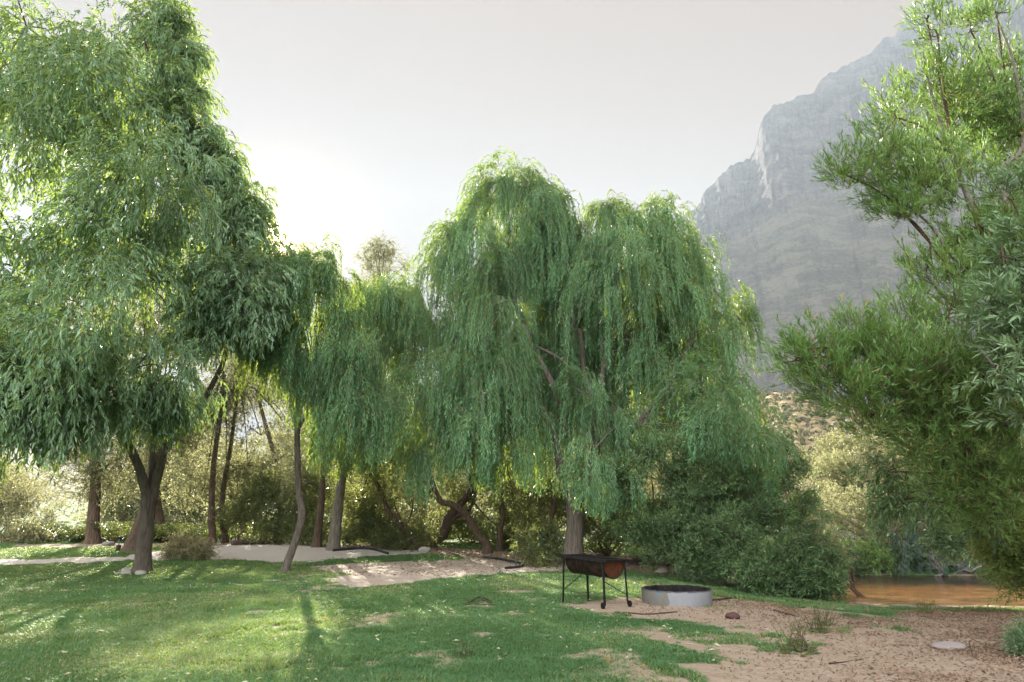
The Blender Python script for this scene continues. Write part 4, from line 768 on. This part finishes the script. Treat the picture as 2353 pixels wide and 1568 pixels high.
def barbecue():
    fc = P(1385, 1290, 12.95)                                  # rim corner nearest the camera
    ax = unit(np.array([-.66, .75, 0])); wx = unit(np.array([.75, .66, 0]))
    A_ = P(1283, 1277, 13.75); C_ = P(1465, 1291, 13.35)
    ax = A_ - fc; L = np.linalg.norm(ax); ax = ax / L; wv = C_ - fc; wv = wv - ax * np.dot(wv, ax); Wd = np.linalg.norm(wv); wx = wv / Wd
    up = np.cross(wx, ax); up = up if up[2] > 0 else -up
    Rm = np.stack([ax, wx, up], 1)
    base = on_ground(*(fc + ax * L / 2 + wx * Wd / 2)[:2])
    t = thing('barbecue', 'black half-drum barbecue on four thin legs, two with small wheels, beside the concrete ring', 'barbecue', base)
    pt = lambda a, w, u: fc + ax * (a * L) + wx * (w * Wd) + up * u
    r = MB()
    for (a0, w0, a1, w1) in ((-.0, 0, 1.0, 0), (0, 1, 1.0, 1)):                       # long flat bars
        r.box((pt(a0, w0, 0) + pt(a1, w1, 0)) / 2 + wx * (.03 if w0 == 0 else -.03), (L + .16, .065, .045), Rm)
    for a in (0, 1): r.box(pt(a, .5, 0.002) + ax * (.03 if a == 0 else -.03), (.06, Wd - .13, .043), Rm)
    r.box(pt(0, 1.0, .002) + wx * .07, (.05, .16, .035), Rm); r.build('rim', STEEL, t, False, base)
    rd = Wd * .40; a0, a1 = .06, .88; wc = .50
    b = MB(); na, nu = 25, 24; V = []
    th = np.linspace(0, math.pi, nu)
    for i in range(na):
        f = i / (na - 1); rr = rd + (.010 if min(abs(f - .33), abs(f - .67)) < .025 else 0)
        for q in th: V.append(pt(a0 + (a1 - a0) * f, wc, -.015) - wx * rr * math.cos(q) * -1 * -1 - up * rr * .97 * math.sin(q))
    V = np.array(V); g = np.arange(na * nu).reshape(na, nu); f = np.stack([g[:-1, :-1], g[:-1, 1:], g[1:, 1:], g[1:, :-1]], -1).reshape(-1, 4); b.add(V, f)
    Vi = V + up * .012; b.add(Vi, f[:, ::-1])
    d = b.build('drum', DRUM, t, True, base)
    for nm, ai in (('end_plate', a0), ('end_plate', a1)):
        e = MB(); c = pt(ai, wc, -.015); V = [c - wx * (rd - .006) * math.cos(q) - up * (rd - .006) * .97 * math.sin(q) for q in th]; s = -1 if ai == a0 else 1
        V2 = [v + ax * s * .012 for v in V]; n_ = len(V)
        e.add(V + V2, [(i, i + 1, n_ + i + 1, n_ + i) for i in range(n_ - 1)]); e.add(V2, [tuple(range(n_))]); e.add(V, [tuple(range(n_))[::-1]])
        o = e.build(nm, RUST, t, False, base)
        if ai == a0: o['label'] = 'rusty orange-brown end of the drum'
        h = MB(); q = np.linspace(0, math.pi, 24); h.tube([c + ax * s * .008 - wx * rd * math.cos(k) - up * rd * .97 * math.sin(k) for k in q], .011, 6, smooth=False); h.build('hoop', STEEL, o, True, base)
    g_ = MB()
    for i in range(16): g_.tube([pt(.11 + .05 * i, .14, .012), pt(.11 + .05 * i, .9, .012)], .004, 5, smooth=False)
    for w in (.3, .6, .8): g_.tube([pt(.10, w, .006), pt(.9, w, .006)], .005, 5, smooth=False)
    g_.build('cooking_grate', STEEL, t, False, base)
    feet = {}
    def foot(px, py, Yv):
        p = P(px, py, Yv); return on_ground(p[0], p[1])
    for k, (tp, fp) in {'a': ((.88, .02), (1294, 1385, 13.78)), 'b': ((.02, .04), (1390, 1396, 12.92)), 'c': ((.0, .80), (1443, 1394, 13.22)), 'd': ((.88, .86), (1352, 1383, 14.0))}.items():
        top = pt(tp[0], tp[1], -.018); ft = foot(*fp); wheel = k in 'bc'
        if wheel: ft = ft + np.array([0, 0, .055])
        m = MB(); w = .022 if k in 'bd' else .017
        m.tube([top, ft], w, 4, smooth=False); lg = m.build('leg', STEEL, t, False, base); feet[k] = (top, ft)
        if wheel:
            wd = unit(np.array([-.92, -.40, 0])) * (1 if k == 'b' else -1); m = MB(); c0 = ft + wd * .022
            m.tube([c0, c0 + wd * .004, c0 + wd * .032, c0 + wd * .036], [.048, .055, .055, .048], 20, smooth=False); wh = m.build('wheel', RUBBER, t, True, base)
            m = MB(); m.tube([c0 - wd * .03, c0 + wd * .046], .012, 8, smooth=False); m.build('hub', STEEL, wh, True, base)
    for s, e in ((('a', .72), ('d', .30)), (('b', .45), ('c', .80))):
        p0 = feet[s[0]][0] * (1 - s[1]) + feet[s[0]][1] * s[1]; p1 = feet[e[0]][0] * (1 - e[1]) + feet[e[0]][1] * e[1]
        m = MB(); m.tube([p0, p1], .008, 5, smooth=False); m.build('brace', STEEL, t, False, base)
barbecue()

# ------------------------------------------------------------------ concrete fire ring
def fire_ring():
    c = P(1555, 1378, 14.0); base = on_ground(c[0], c[1]); base[2] -= .03; H = .285; ro, ri = .665, .60; n = 72
    t = thing('fire_ring', 'round low concrete fire pit ring, whitish with blue paint splashes and a sooty rim', 'fire pit', base)
    m = MT('ring_concrete'); co = m.coord(); n1 = m.noise(co, 3, 5, .7); n2 = m.noise(m.coord((1, 1, .5)), 8, 5, .7)
    sx = m.node('ShaderNodeSeparateXYZ'); m.L.new(co, sx.inputs[0])
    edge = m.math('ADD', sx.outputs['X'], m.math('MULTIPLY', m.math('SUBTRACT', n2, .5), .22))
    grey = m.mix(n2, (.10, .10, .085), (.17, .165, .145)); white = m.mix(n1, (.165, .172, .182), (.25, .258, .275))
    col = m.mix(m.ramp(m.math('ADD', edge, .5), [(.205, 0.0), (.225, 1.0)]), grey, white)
    mx = m.ramp(m.math('ADD', m.math('MULTIPLY', m.math('ABSOLUTE', m.math('ADD', sx.outputs['X'], .44)), 2.6), m.math('ADD', m.math('MULTIPLY', m.math('SUBTRACT', .24, sx.outputs['Z']), 3.2), m.math('MULTIPLY', m.noise(co, 16, 4, .7), .9))), [(.44, 1.0), (.48, 0.0)])
    col = m.mix(mx, col, (.03, .16, .30))
    soot = m.ramp(m.math('ADD', sx.outputs['Z'], m.math('MULTIPLY', m.math('SUBTRACT', n2, .5), .06)), [(.255, 0.0), (.275, 1.0)])
    col = m.mix(soot, col, (.06, .058, .06)); col = m.mix(m.ramp(m.noise(m.coord((1, 1, .35)), 11, 3, .6), [(.70, 0.0), (.74, .85)]), col, (.07, .06, .06))
    m.base(col, .9, .2); m.bump(m.noise(co, 30, 5, .7), .5, .012)
    a = np.arange(n) / n * 2 * math.pi; rng = np.random.default_rng(7); ch = .006 * rng.normal(size=n)
    def ringv(r, z, k=0.): return np.stack([base[0] + r * np.cos(a), base[1] + r * np.sin(a), base[2] + z + k * ch], 1)
    def loft(rings, mat, name):
        mb = MB(); V = np.concatenate(rings); k = len(rings); g = np.arange(k * n).reshape(k, n); nx = np.roll(g, -1, 1)
        mb.add(V, np.stack([g[:-1], nx[:-1], nx[1:], g[1:]], -1).reshape(-1, 4)); return mb.build(name, mat, t, True, base)
    loft([ringv(ro - .005, -.05), ringv(ro, 0), ringv(ro, .15), ringv(ro, H - .012), ringv(ro - .003, H - .003, .6), ringv(ro - .012, H, .8)], m.m, 'wall')
    loft([ringv(ro - .012, H, .8), ringv(ri + .012, H + .002, .8), ringv(ri + .002, H - .006, .6), ringv(ri, H - .03), ringv(ri, .02)], SOOT, 'inner_wall')
    mb = MB(); V = [ringv(ri - .002, .07)]; 
    for k, r in enumerate((.5, .38, .24, .1)): V.append(ringv(r, .09) + np.stack([0 * a, 0 * a, .05 * (fbm(np.cos(a) * r * 9, np.sin(a) * r * 9 + k, 5, 3))], 1))
    V = np.concatenate(V + [base[None] + [0, 0, .12]]); g = np.arange(5 * n).reshape(5, n); nx = np.roll(g, -1, 1)
    mb.add(V, np.stack([g[:-1], nx[:-1], nx[1:], g[1:]], -1).reshape(-1, 4)); 
    mb.add(np.concatenate([V[4 * n:5 * n], V[-1:]]), [(i, (i + 1) % n, n) for i in range(n)])
    mb.build('ash_bed', simple_mat('ash', (.13, .125, .12), .95, 0, (.04, .038, .036), .8, 9), t, True, base)
fire_ring()

# ------------------------------------------------------------------ stones, sticks, hoses and other small things
def rock_mat(name, a, b): 
    m = MT(name); co = m.coord(); n = m.noise(co, 6, 6, .7); m.base(m.mix(n, a, b), .85, .2); m.bump(m.noise(co, 14, 5, .7), .6, .02); return m.m
RK_W = rock_mat('pale_stone', (.26, .24, .21), (.46, .43, .40)); RK_R = rock_mat('reddish_stone', (.05, .026, .025), (.12, .06, .05)); RK_G = rock_mat('grey_stone', (.28, .25, .22), (.46, .42, .37)); RK_P = rock_mat('pink_stone', (.17, .145, .14), (.28, .24, .225))
def rock(name, label, px, size, mat, seed, sink=.25, group=None, yaw=0., cat='rock'):
    b = G(*px) if len(px) == 2 else on_ground(px[0], px[1])
    rng = np.random.default_rng(seed); nu, nv = 28, 16; mb = MB()
    u = np.linspace(0, 2 * math.pi, nu, endpoint=False); v = np.linspace(.02, math.pi - .02, nv); U, V = np.meshgrid(u, v)
    d = np.stack([np.sin(V) * np.cos(U), np.sin(V) * np.sin(U), np.cos(V)], -1)
    k = np.ones(U.shape)
    for i in range(7):                                    # chipped facets
        q = unit(rng.normal(size=3)); h = .68 + .28 * rng.random(); dp = d @ q; k = np.minimum(k, np.where(dp > .05, h / np.maximum(dp, .05), 9))
    k = k * (1 + .05 * (fbm(d[..., 0] * 3 + seed, d[..., 1] * 3 + d[..., 2] * 2, seed, 3) - .5))
    p = d * np.minimum(k, 1.1)[..., None] * np.array(size) / 2
    c, s = math.cos(yaw), math.sin(yaw); p = p @ np.array([[c, s, 0], [-s, c, 0], [0, 0, 1]])
    p = p + b + np.array([0, 0, size[2] * (.5 - sink)]); g = np.arange(nu * nv).reshape(nv, nu); nx = np.roll(g, -1, 1)
    mb.add(p, np.stack([g[:-1], g[1:], nx[1:], nx[:-1]], -1).reshape(-1, 4))
    top = p[0].mean(0); mb.add(np.vstack([p[0], top[None]]), [(i, (i + 1) % nu, nu) for i in range(nu)])
    return tag(mb.build(name, mat, None, True, b), label, cat, group)
RG = 'pale stones at the foot of the big willow'
rock('stone', 'pale rounded stone touching the front of the big willow trunk', (322, 1322), (.34, .26, .17), RK_W, 1, group=RG)
rock('stone', 'larger pale stone of the pair left of the big willow trunk', (290, 1321), (.32, .24, .16), RK_W, 2, group=RG)
rock('stone', 'pale stone lying behind the larger one of the pair left of the willow trunk', (289, 1316), (.30, .22, .18), RK_W, 3, group=RG)
rock('stone', 'flat greyish stone farthest left from the big willow trunk', (269, 1321), (.26, .20, .09), RK_G, 4, group=RG)
rock('stone', 'oval whitish stone leaning against the dark forked tree', (976, 1270), (.50, .30, .26), RK_W, 5, .2)
rock('stone', 'small grey stone in the grass below the mound of dead twigs', (1520, 1317), (.40, .26, .20), RK_G, 6)
rock('stone', 'pale pointed stone at the top of the lawn, left of the slab of rock', (1557, 1317), (.34, .26, .26), RK_W, 7)
rock('boulder', 'sandy boulder under the dark shrubs behind the barbecue', (1530, 1296), (1.15, .7, .42), RK_G, 8, .35)
rock('rock_slab', 'long low slab of pale rock on the grass crest behind the fire ring', (1648, 1339), (1.55, .7, .20), RK_G, 9, .4, yaw=-.35)
rock('stone', 'dark reddish stone on the sand in front of the fire ring', (1684, 1424), (.24, .18, .15), RK_R, 10)
rock('stone', 'smooth pinkish stone half buried in the leaf litter on the right', (2181, 1490), (.46, .28, .13), RK_P, 11, .35)
rock('stone', 'small pale stone beside the stout split trunk at the left', (249, 1254), (.55, .35, .22), RK_P, 12)
WOODM = bark_mat('dead_stick', (.02, .012, .012), (.11, .07, .06), .6, 16)
def stick(label, pts, r, lift=.012, side=None, name='stick'):
    P3 = []
    for q in pts: g = G(q[0], q[1]); P3.append(g + np.array([0, 0, lift + (q[2] if len(q) > 2 else 0)]))
    mb = MB(); mb.tube(P3, np.linspace(r, r * .55, len(P3)), 7, bumpy=.2, seed=len(label))
    for s in side or (): 
        Q = [P3[s[0]]] + [G(a, b) + np.array([0, 0, lift + h]) for a, b, h in s[1]]; mb.tube(Q, np.linspace(r * .7, r * .3, len(Q)), 6, bumpy=.2)
    return tag(mb.build(name, WOODM, None, True, P3[0]), label, 'stick')
stick('long dark stick lying on the sand in front of the barbecue wheels', [(1412, 1410), (1450, 1412), (1490, 1414), (1520, 1412), (1556, 1408)], .017)
stick('forked dark branch lying on the lawn left of the barbecue', [(1076, 1389), (1088, 1386, .05), (1104, 1383, .07), (1122, 1386, .04), (1134, 1389)], .02, side=[(2, [(1112, 1385, .03), (1128, 1390, .01)])])
stick('straight thin branch beside the forked one on the lawn', [(1062, 1390), (1085, 1390), (1110, 1392), (1138, 1393)], .017)
stick('knotty brown stick on the sand right of the reddish stone', [(1780, 1406), (1795, 1410), (1812, 1414), (1828, 1419)], .022)
stick('curved grey branch behind the right side of the fire ring', [(1628, 1381), (1650, 1380), (1672, 1377), (1692, 1375)], .024)
stick('thin twig on the grass between the barbecue legs', [(1322, 1366), (1355, 1364), (1390, 1366)], .009)
stick('thin straight twig on the lawn well left of the forked branch', [(1015, 1376), (1060, 1378), (1108, 1378)], .009)
stick('short dark twig on the bare sand at the bottom right', [(1905, 1530), (1940, 1526), (1985, 1518)], .008)
HOSE = simple_mat('black_hose', (.02, .02, .024), .35, 0, (.06, .06, .065), .4, 20, .1)
def hose(label, pts, r, mat=HOSE):
    P3 = [G(a, b) + np.array([0, 0, r * .9]) for a, b in pts]; mb = MB(); mb.tube(P3, r, 8, sub=8); return tag(mb.build('hose', mat, None, True, P3[0]), label, 'hose')
hose('black irrigation pipe along the sandy path by the pale willow trunk', [(765, 1268), (785, 1266), (804, 1264), (830, 1263), (860, 1266), (891, 1275)], .045)
hose('black hose curling over the ground round the green stake', [(1111, 1283), (1147, 1287), (1175, 1293), (1194, 1297), (1201, 1301), (1190, 1306), (1161, 1309)], .04)
q0 = G(1184, 1303); q1 = q0 + np.array([.09, 0, .74])
mb = MB(); mb.tube([q0 - [0, 0, .1], q0 * .5 + q1 * .5, q1], [.022, .02, .016], 7); tag(mb.build('stake', simple_mat('green_stake', (.03, .075, .06), .6, 0, (.06, .05, .03), .5, 20), None, True, q0), 'thin dark green stake leaning beside the curled hose', 'stake')
def sprinkler():
    b = G(271, 1266); t = thing('sprinkler', 'small sprinkler head on a short post at the lawn edge near the leaning dark trunk', 'sprinkler', b)
    m = MB(); m.tube([b - [0, 0, .05], b + [0, 0, .20], b + [0, 0, .205]], [.09, .085, .06], 10, smooth=False, bumpy=.1); m.build('post', WOODM, t, False, b)
    m = MB(); m.tube([b + [0, 0, .2], b + [0, 0, .40]], .022, 8, smooth=False); m.build('riser', simple_mat('green_pipe', (.10, .22, .19), .5), t, True, b)
    m = MB(); m.box(b + [0, 0, .43], (.09, .07, .06)); m.tube([b + [-.14, 0, .46], b + [0, 0, .45], b + [.16, 0, .5]], [.018, .028, .014], 8); m.tube([b + [.02, 0, .46], b + [.05, 0, .54]], .012, 6, smooth=False); m.build('head', STEEL, t, False, b)
sprinkler()
def log(label, a, b, r, mat=BK_BROWN):
    p0, p1 = G(*a) + [0, 0, r * .6], G(*b) + [0, 0, r * .6]; mb = MB(); mb.tube([p0, (p0 + p1) / 2 + [0, 0, .03], p1], [r, r * .95, r * .85], 10, bumpy=.15); return tag(mb.build('log', mat, None, True, p0), label, 'log')
log('weathered log lying among ferns at the back edge of the path', (532, 1254), (650, 1249), .12)
bush('cut_branch', 'pile of dry yellowish cut branches lying on the path right of the big willow trunk', 'brushwood', [(425, 1258, 24.3, 22), (405, 1264, 24.3, 16), (448, 1266, 24.3, 18), (428, 1268, 24, 22), (462, 1271, 24, 12)], 130, 501, LF_DRY, base=G(425, 1272), tl=.35, ll=.075, lw=.02, gap=.03, stem_r=.012, stems=8, twig=TWIG_B, spread=.6, up=.1, pull=.2)
# heap of dead twigs under the dark shrubs
mb = MB(); rng = np.random.default_rng(77); hb = G(1490, 1297)
for i in range(140):
    c = hb + np.array([rng.normal() * .55, rng.normal() * .3, 0]); c[2] = float(height(c[0], c[1])) + .25 * math.exp(-((c[0] - hb[0]) / .6) ** 2) * rng.random() + .02
    d = unit(np.array([rng.normal(), rng.normal(), rng.normal() * .25])); l = .15 + .35 * rng.random(); mb.tube([c - d * l, c + rng.normal(size=3) * .03, c + d * l], [.008, .007, .003], 4, smooth=False, cap=False)
tag(mb.build('brushwood_heap', WOODM, None, False, hb), 'heap of dead brown twigs beside the sandy boulder under the dark shrubs', 'brushwood', kind='thing')

# ------------------------------------------------------------------ weeds, grass, leaf litter
def weed(label, px, n, h, mat, seed, broad=True):
    b = G(*px); rng = np.random.default_rng(seed); mb = MB()
    for i in range(n):
        a = rng.uniform(0, 6.28); s = b + np.array([rng.normal() * h * .38, rng.normal() * h * .38, 0]); s[2] = float(height(s[0], s[1]))
        d = np.array([math.cos(a), math.sin(a), 0]); hh = h * (.4 + .8 * rng.random()); e = s + d * hh * .5 + [0, 0, hh]
        mb.tube([s, (s + e) / 2 + [0, 0, hh * .12], e], [.004, .003, .0015], 4, 1, sub=2, cap=False)
        f = np.linspace(.15, 1, 9)[:, None]; B = s + (e - s) * f
        leaves(mb, B, np.repeat(unit(e - s)[None], 9, 0), .055, .013, .9, rng, rng.random(9))
        if broad:
            k = 5; an = rng.uniform(0, 6.28, k); T = np.stack([np.cos(an), np.sin(an), .25 + 0 * an], 1); leaves(mb, np.repeat(s[None], k, 0) + [0, 0, .01], unit(T), .12, .032, .1, rng, rng.random(k), 0, .15)
    return tag(mb.build('weed', [mat, TWIG_B], None, False, b), label, 'plant', 'weeds on the sand')
weed('largest bushy weed with broad leaves, low in front on the sandy bank', (1840, 1500), 26, .30, LF_SHRUB, 1)
weed('weed growing upright on the sand behind the largest one', (1875, 1452), 18, .30, LF_SHRUB, 2)
weed('scattered weed right of the stick on the sand', (1900, 1438), 12, .22, LF_SHRUB, 3)
weed('tufted weed at the end of the grass tongue near the river', (2130, 1412), 20, .22, LF_WATTLE, 4, False)
weed('dark thistle-like weed alone on the lawn at the bottom centre', (1060, 1508), 14, .17, LF_BUSH, 5, False)
weed('small weed at the lower edge of the lawn, left of the bare sand', (1300, 1420), 8, .12, LF_BUSH, 6)
bush('grey_bush', 'small feathery grey-green bush cut by the right edge on the leaf litter', 'shrub', [(2355, 1480, 9.0, 22), (2375, 1490, 9.0, 26), (2350, 1500, 8.9, 16)], 420, 502, LF_GLAUC, base=G(2365, 1512), tl=.16, ll=.05, lw=.006, gap=.010, stems=3, stem_r=.006, jit=.03)

def hillside():
    rng = np.random.default_rng(640); o = bpy.data.objects['scrub_hill']; n = len(o.data.vertices); co = np.zeros(n * 3, np.float32); o.data.vertices.foreach_get('co', co); co = co.reshape(-1, 3)[:-285]
    i = rng.integers(0, len(co), 9000); p = co[i] + rng.normal(size=(9000, 3)) * np.array([1.2, 1.2, 0]); r = .35 + .6 * rng.random(9000) ** 2
    k = 16; B = np.repeat(p, k, 0); rr = np.repeat(r, k)[:, None]; d = unit(rng.normal(size=(len(B), 3)) + np.array([0, 0, .4])); B = B + d * rr * .5
    mb = MB(); v0 = unit(np.cross(d, rng.normal(size=d.shape))); v1 = np.cross(d, v0); s_ = rr * .55
    v = np.stack([B - v0 * s_, B + v1 * s_ * .6, B + v0 * s_, B - v1 * s_ * .6], 1); f = np.arange(len(B) * 4).reshape(-1, 4); mb.add(v, f, 0, np.repeat(np.clip(np.repeat(rng.random(9000), k) * .6 + rng.random(len(B)) * .4, 0, 1), 4))
    tag(mb.build('hillside_scrub', LF_HILL), 'low scrub dotted over the sunlit slope beyond the river', 'scrub', kind='stuff')
LF_HILL = leaf_mat('hill_scrub', (.06, .075, .04), (.20, .19, .11), (.30, .28, .12), .3, .6, .3)
hillside()
def scatter(n, y0, y1, rng, mx=1.0, bias=1.0):
    y = y0 + (y1 - y0) * rng.random(n) ** bias; x = (rng.random(n) * 2 - 1) * (y * .80 + mx); return x, y
LF_GRASS = leaf_mat('grass_blade', (.032, .105, .045), (.155, .30, .135), (.36, .48, .08), .36, .5, .35, (.34, .29, .15), .20, .35)
def grass():
    rng = np.random.default_rng(900); mb = MB(); X, Y_ = [], []
    for (y0, y1, n) in ((5.2, 8, 90000), (8, 11, 95000), (11, 15, 100000), (15, 20, 85000), (20, 25, 60000), (25, 31, 50000)):
        x, y = scatter(int(n * 1.25), y0, y1, rng, 3.0); X.append(x); Y_.append(y)
    x = np.concatenate(X); y = np.concatenate(Y_)
    m, w, core = sand_mask(x, y); ok = rng.random(len(x)) > np.clip(m * 1.25, 0, .985 + .015 * (core < .5)); ok &= ~((core > .97) & (rng.random(len(x)) < .93)); ok &= poly_sd(x, y, WPOLY) > .5
    x, y, m = x[ok], y[ok], m[ok]; k = len(x); z = height(x, y)
    dist = np.hypot(x, y)
    tall = 1 + 1.1 * sstep(.55, .75, fbm(x * 1.1, y * 1.1, 33, 3)) + .8 * sstep(14.5, 17, y) * (x > 2)
    for b in range(3):
        a = rng.uniform(0, 2 * math.pi, k); h = (.017 + .025 * rng.random(k)) * tall * (1 - .35 * m); lean = .5 + .9 * rng.random(k)
        d = np.stack([np.cos(a), np.sin(a), 0 * a], 1); wv = np.stack([-np.sin(a), np.cos(a), 0 * a], 1) * (.0028 + .00030 * dist)[:, None]
        B = np.stack([x, y, z - .004], 1) + d * (rng.random(k) * .012 * (1 + dist / 8))[:, None]
        tip = B + d * (h * lean)[:, None] + np.array([0, 0, 1.0]) * h[:, None]
        mid = B + d * (h * lean * .35)[:, None] + np.array([0, 0, 1.0]) * (h * .62)[:, None]
        v = np.stack([B - wv, B + wv, mid + wv * .8, mid - wv * .8, tip], 1)
        i = np.arange(k)[:, None] * 5; rv = np.repeat(np.clip(.5 * vnoise(x * .7, y * .7, 3) + .6 * rng.random(k) - .05 + .25 * m * (rng.random(k) < .4), 0, 1), 5)
        mb.add(v.reshape(-1, 3), i + np.array([[0, 1, 2, 3]]), 0, rv); mb.add(np.zeros((0, 3)), np.zeros((0, 3), int)); 
        base_n = mb.n - k * 5
        mb.l.append((i + np.array([[3, 2, 4]]) + base_n).ravel()); mb.t.append(np.full(k, 3, np.int32)); mb.m.append(np.zeros(k, np.int32))
    tag(mb.build('grass', LF_GRASS), 'short green grass of the lawn, thinning out onto the sand', 'grass', kind='stuff')
grass()
def litter(name, label, x, y, size, mat, seed, lift=.004, flat=.35):
    rng = np.random.default_rng(seed); k = len(x); z = height(x, y) + lift + .012 * rng.random(k)
    B = np.stack([x, y, z], 1); a = rng.uniform(0, 6.28, k); T = unit(np.stack([np.cos(a), np.sin(a), rng.normal(size=k) * flat], 1)); mb = MB()
    leaves(mb, B, T, size, size * .26, .08, rng, rng.random(k), 0, .25, curl=.2)
    return tag(mb.build(name, mat), label, 'leaves', kind='stuff')
LF_LITTER = leaf_mat('brown_litter', (.10, .055, .035), (.46, .34, .24), (.25, .16, .08), .12, .7, .2, (.045, .025, .02), .14, .15)
LF_FALLEN = leaf_mat('fallen_leaf', (.36, .34, .16), (.52, .54, .42), (.4, .36, .1), .2, .5, .4, (.42, .20, .04), .16, .1)
rng = np.random.default_rng(950)
x = rng.uniform(2.2, 15, 190000); y = rng.uniform(5, 17.5, 190000); m_, w_, c_ = sand_mask(x, y)
dn = sstep(2.6, 6.0, x - .1 * (y - 8)) * (.25 + .9 * sstep(.42, .66, fbm(x * 1.4, y * 1.4, 55, 4))) + .11
ok = (c_ > .5) & (rng.random(len(x)) < dn * .95) & (poly_sd(x, y, WPOLY) > .3) & (x < y * .85 + 1)
litter('leaf_litter', 'brown dead leaves strewn over the sandy river bank on the right', x[ok], y[ok], .055, LF_LITTER, 951)
x = rng.uniform(-14, 9, 30000); y = rng.uniform(19, 31, 30000); m_, w_, c_ = sand_mask(x, y); ok = (c_ > .5) & ((w_ == 2) | ((w_ == 1) & (rng.random(len(x)) < .3))) 
litter('twig_litter', 'dry brown litter along the edge of the woodland', x[ok], y[ok], .10, LF_LITTER, 952)
x, y = scatter(950, 6.2, 20, rng, .3); m_, w_, c_ = sand_mask(x, y); ok = (c_ < .6) 
litter('fallen_leaves', 'yellow and pale fallen leaves dotted over the lawn', x[ok], y[ok], .11, LF_FALLEN, 953, .02, .2)

# ------------------------------------------------------------------ haze
def haze():
    mb = MB(); mb.box((300, 500, 410), (3400, 2400, 850.0)); o = mb.build('haze', [bpy.data.materials.new('haze_air')])
    m = o.data.materials[0]; m.use_nodes = True; n = m.node_tree.nodes; n.remove(n['Principled BSDF'])
    v = n.new('ShaderNodeVolumePrincipled'); v.inputs['Color'].default_value = (.68, .83, 1.0, 1); v.inputs['Density'].default_value = 0.000155; v.inputs['Anisotropy'].default_value = .2
    m.node_tree.links.new(v.outputs[0], n['Material Output'].inputs['Volume']); o['kind'] = 'stuff'; o['label'] = 'pale haze in the valley air'
haze()
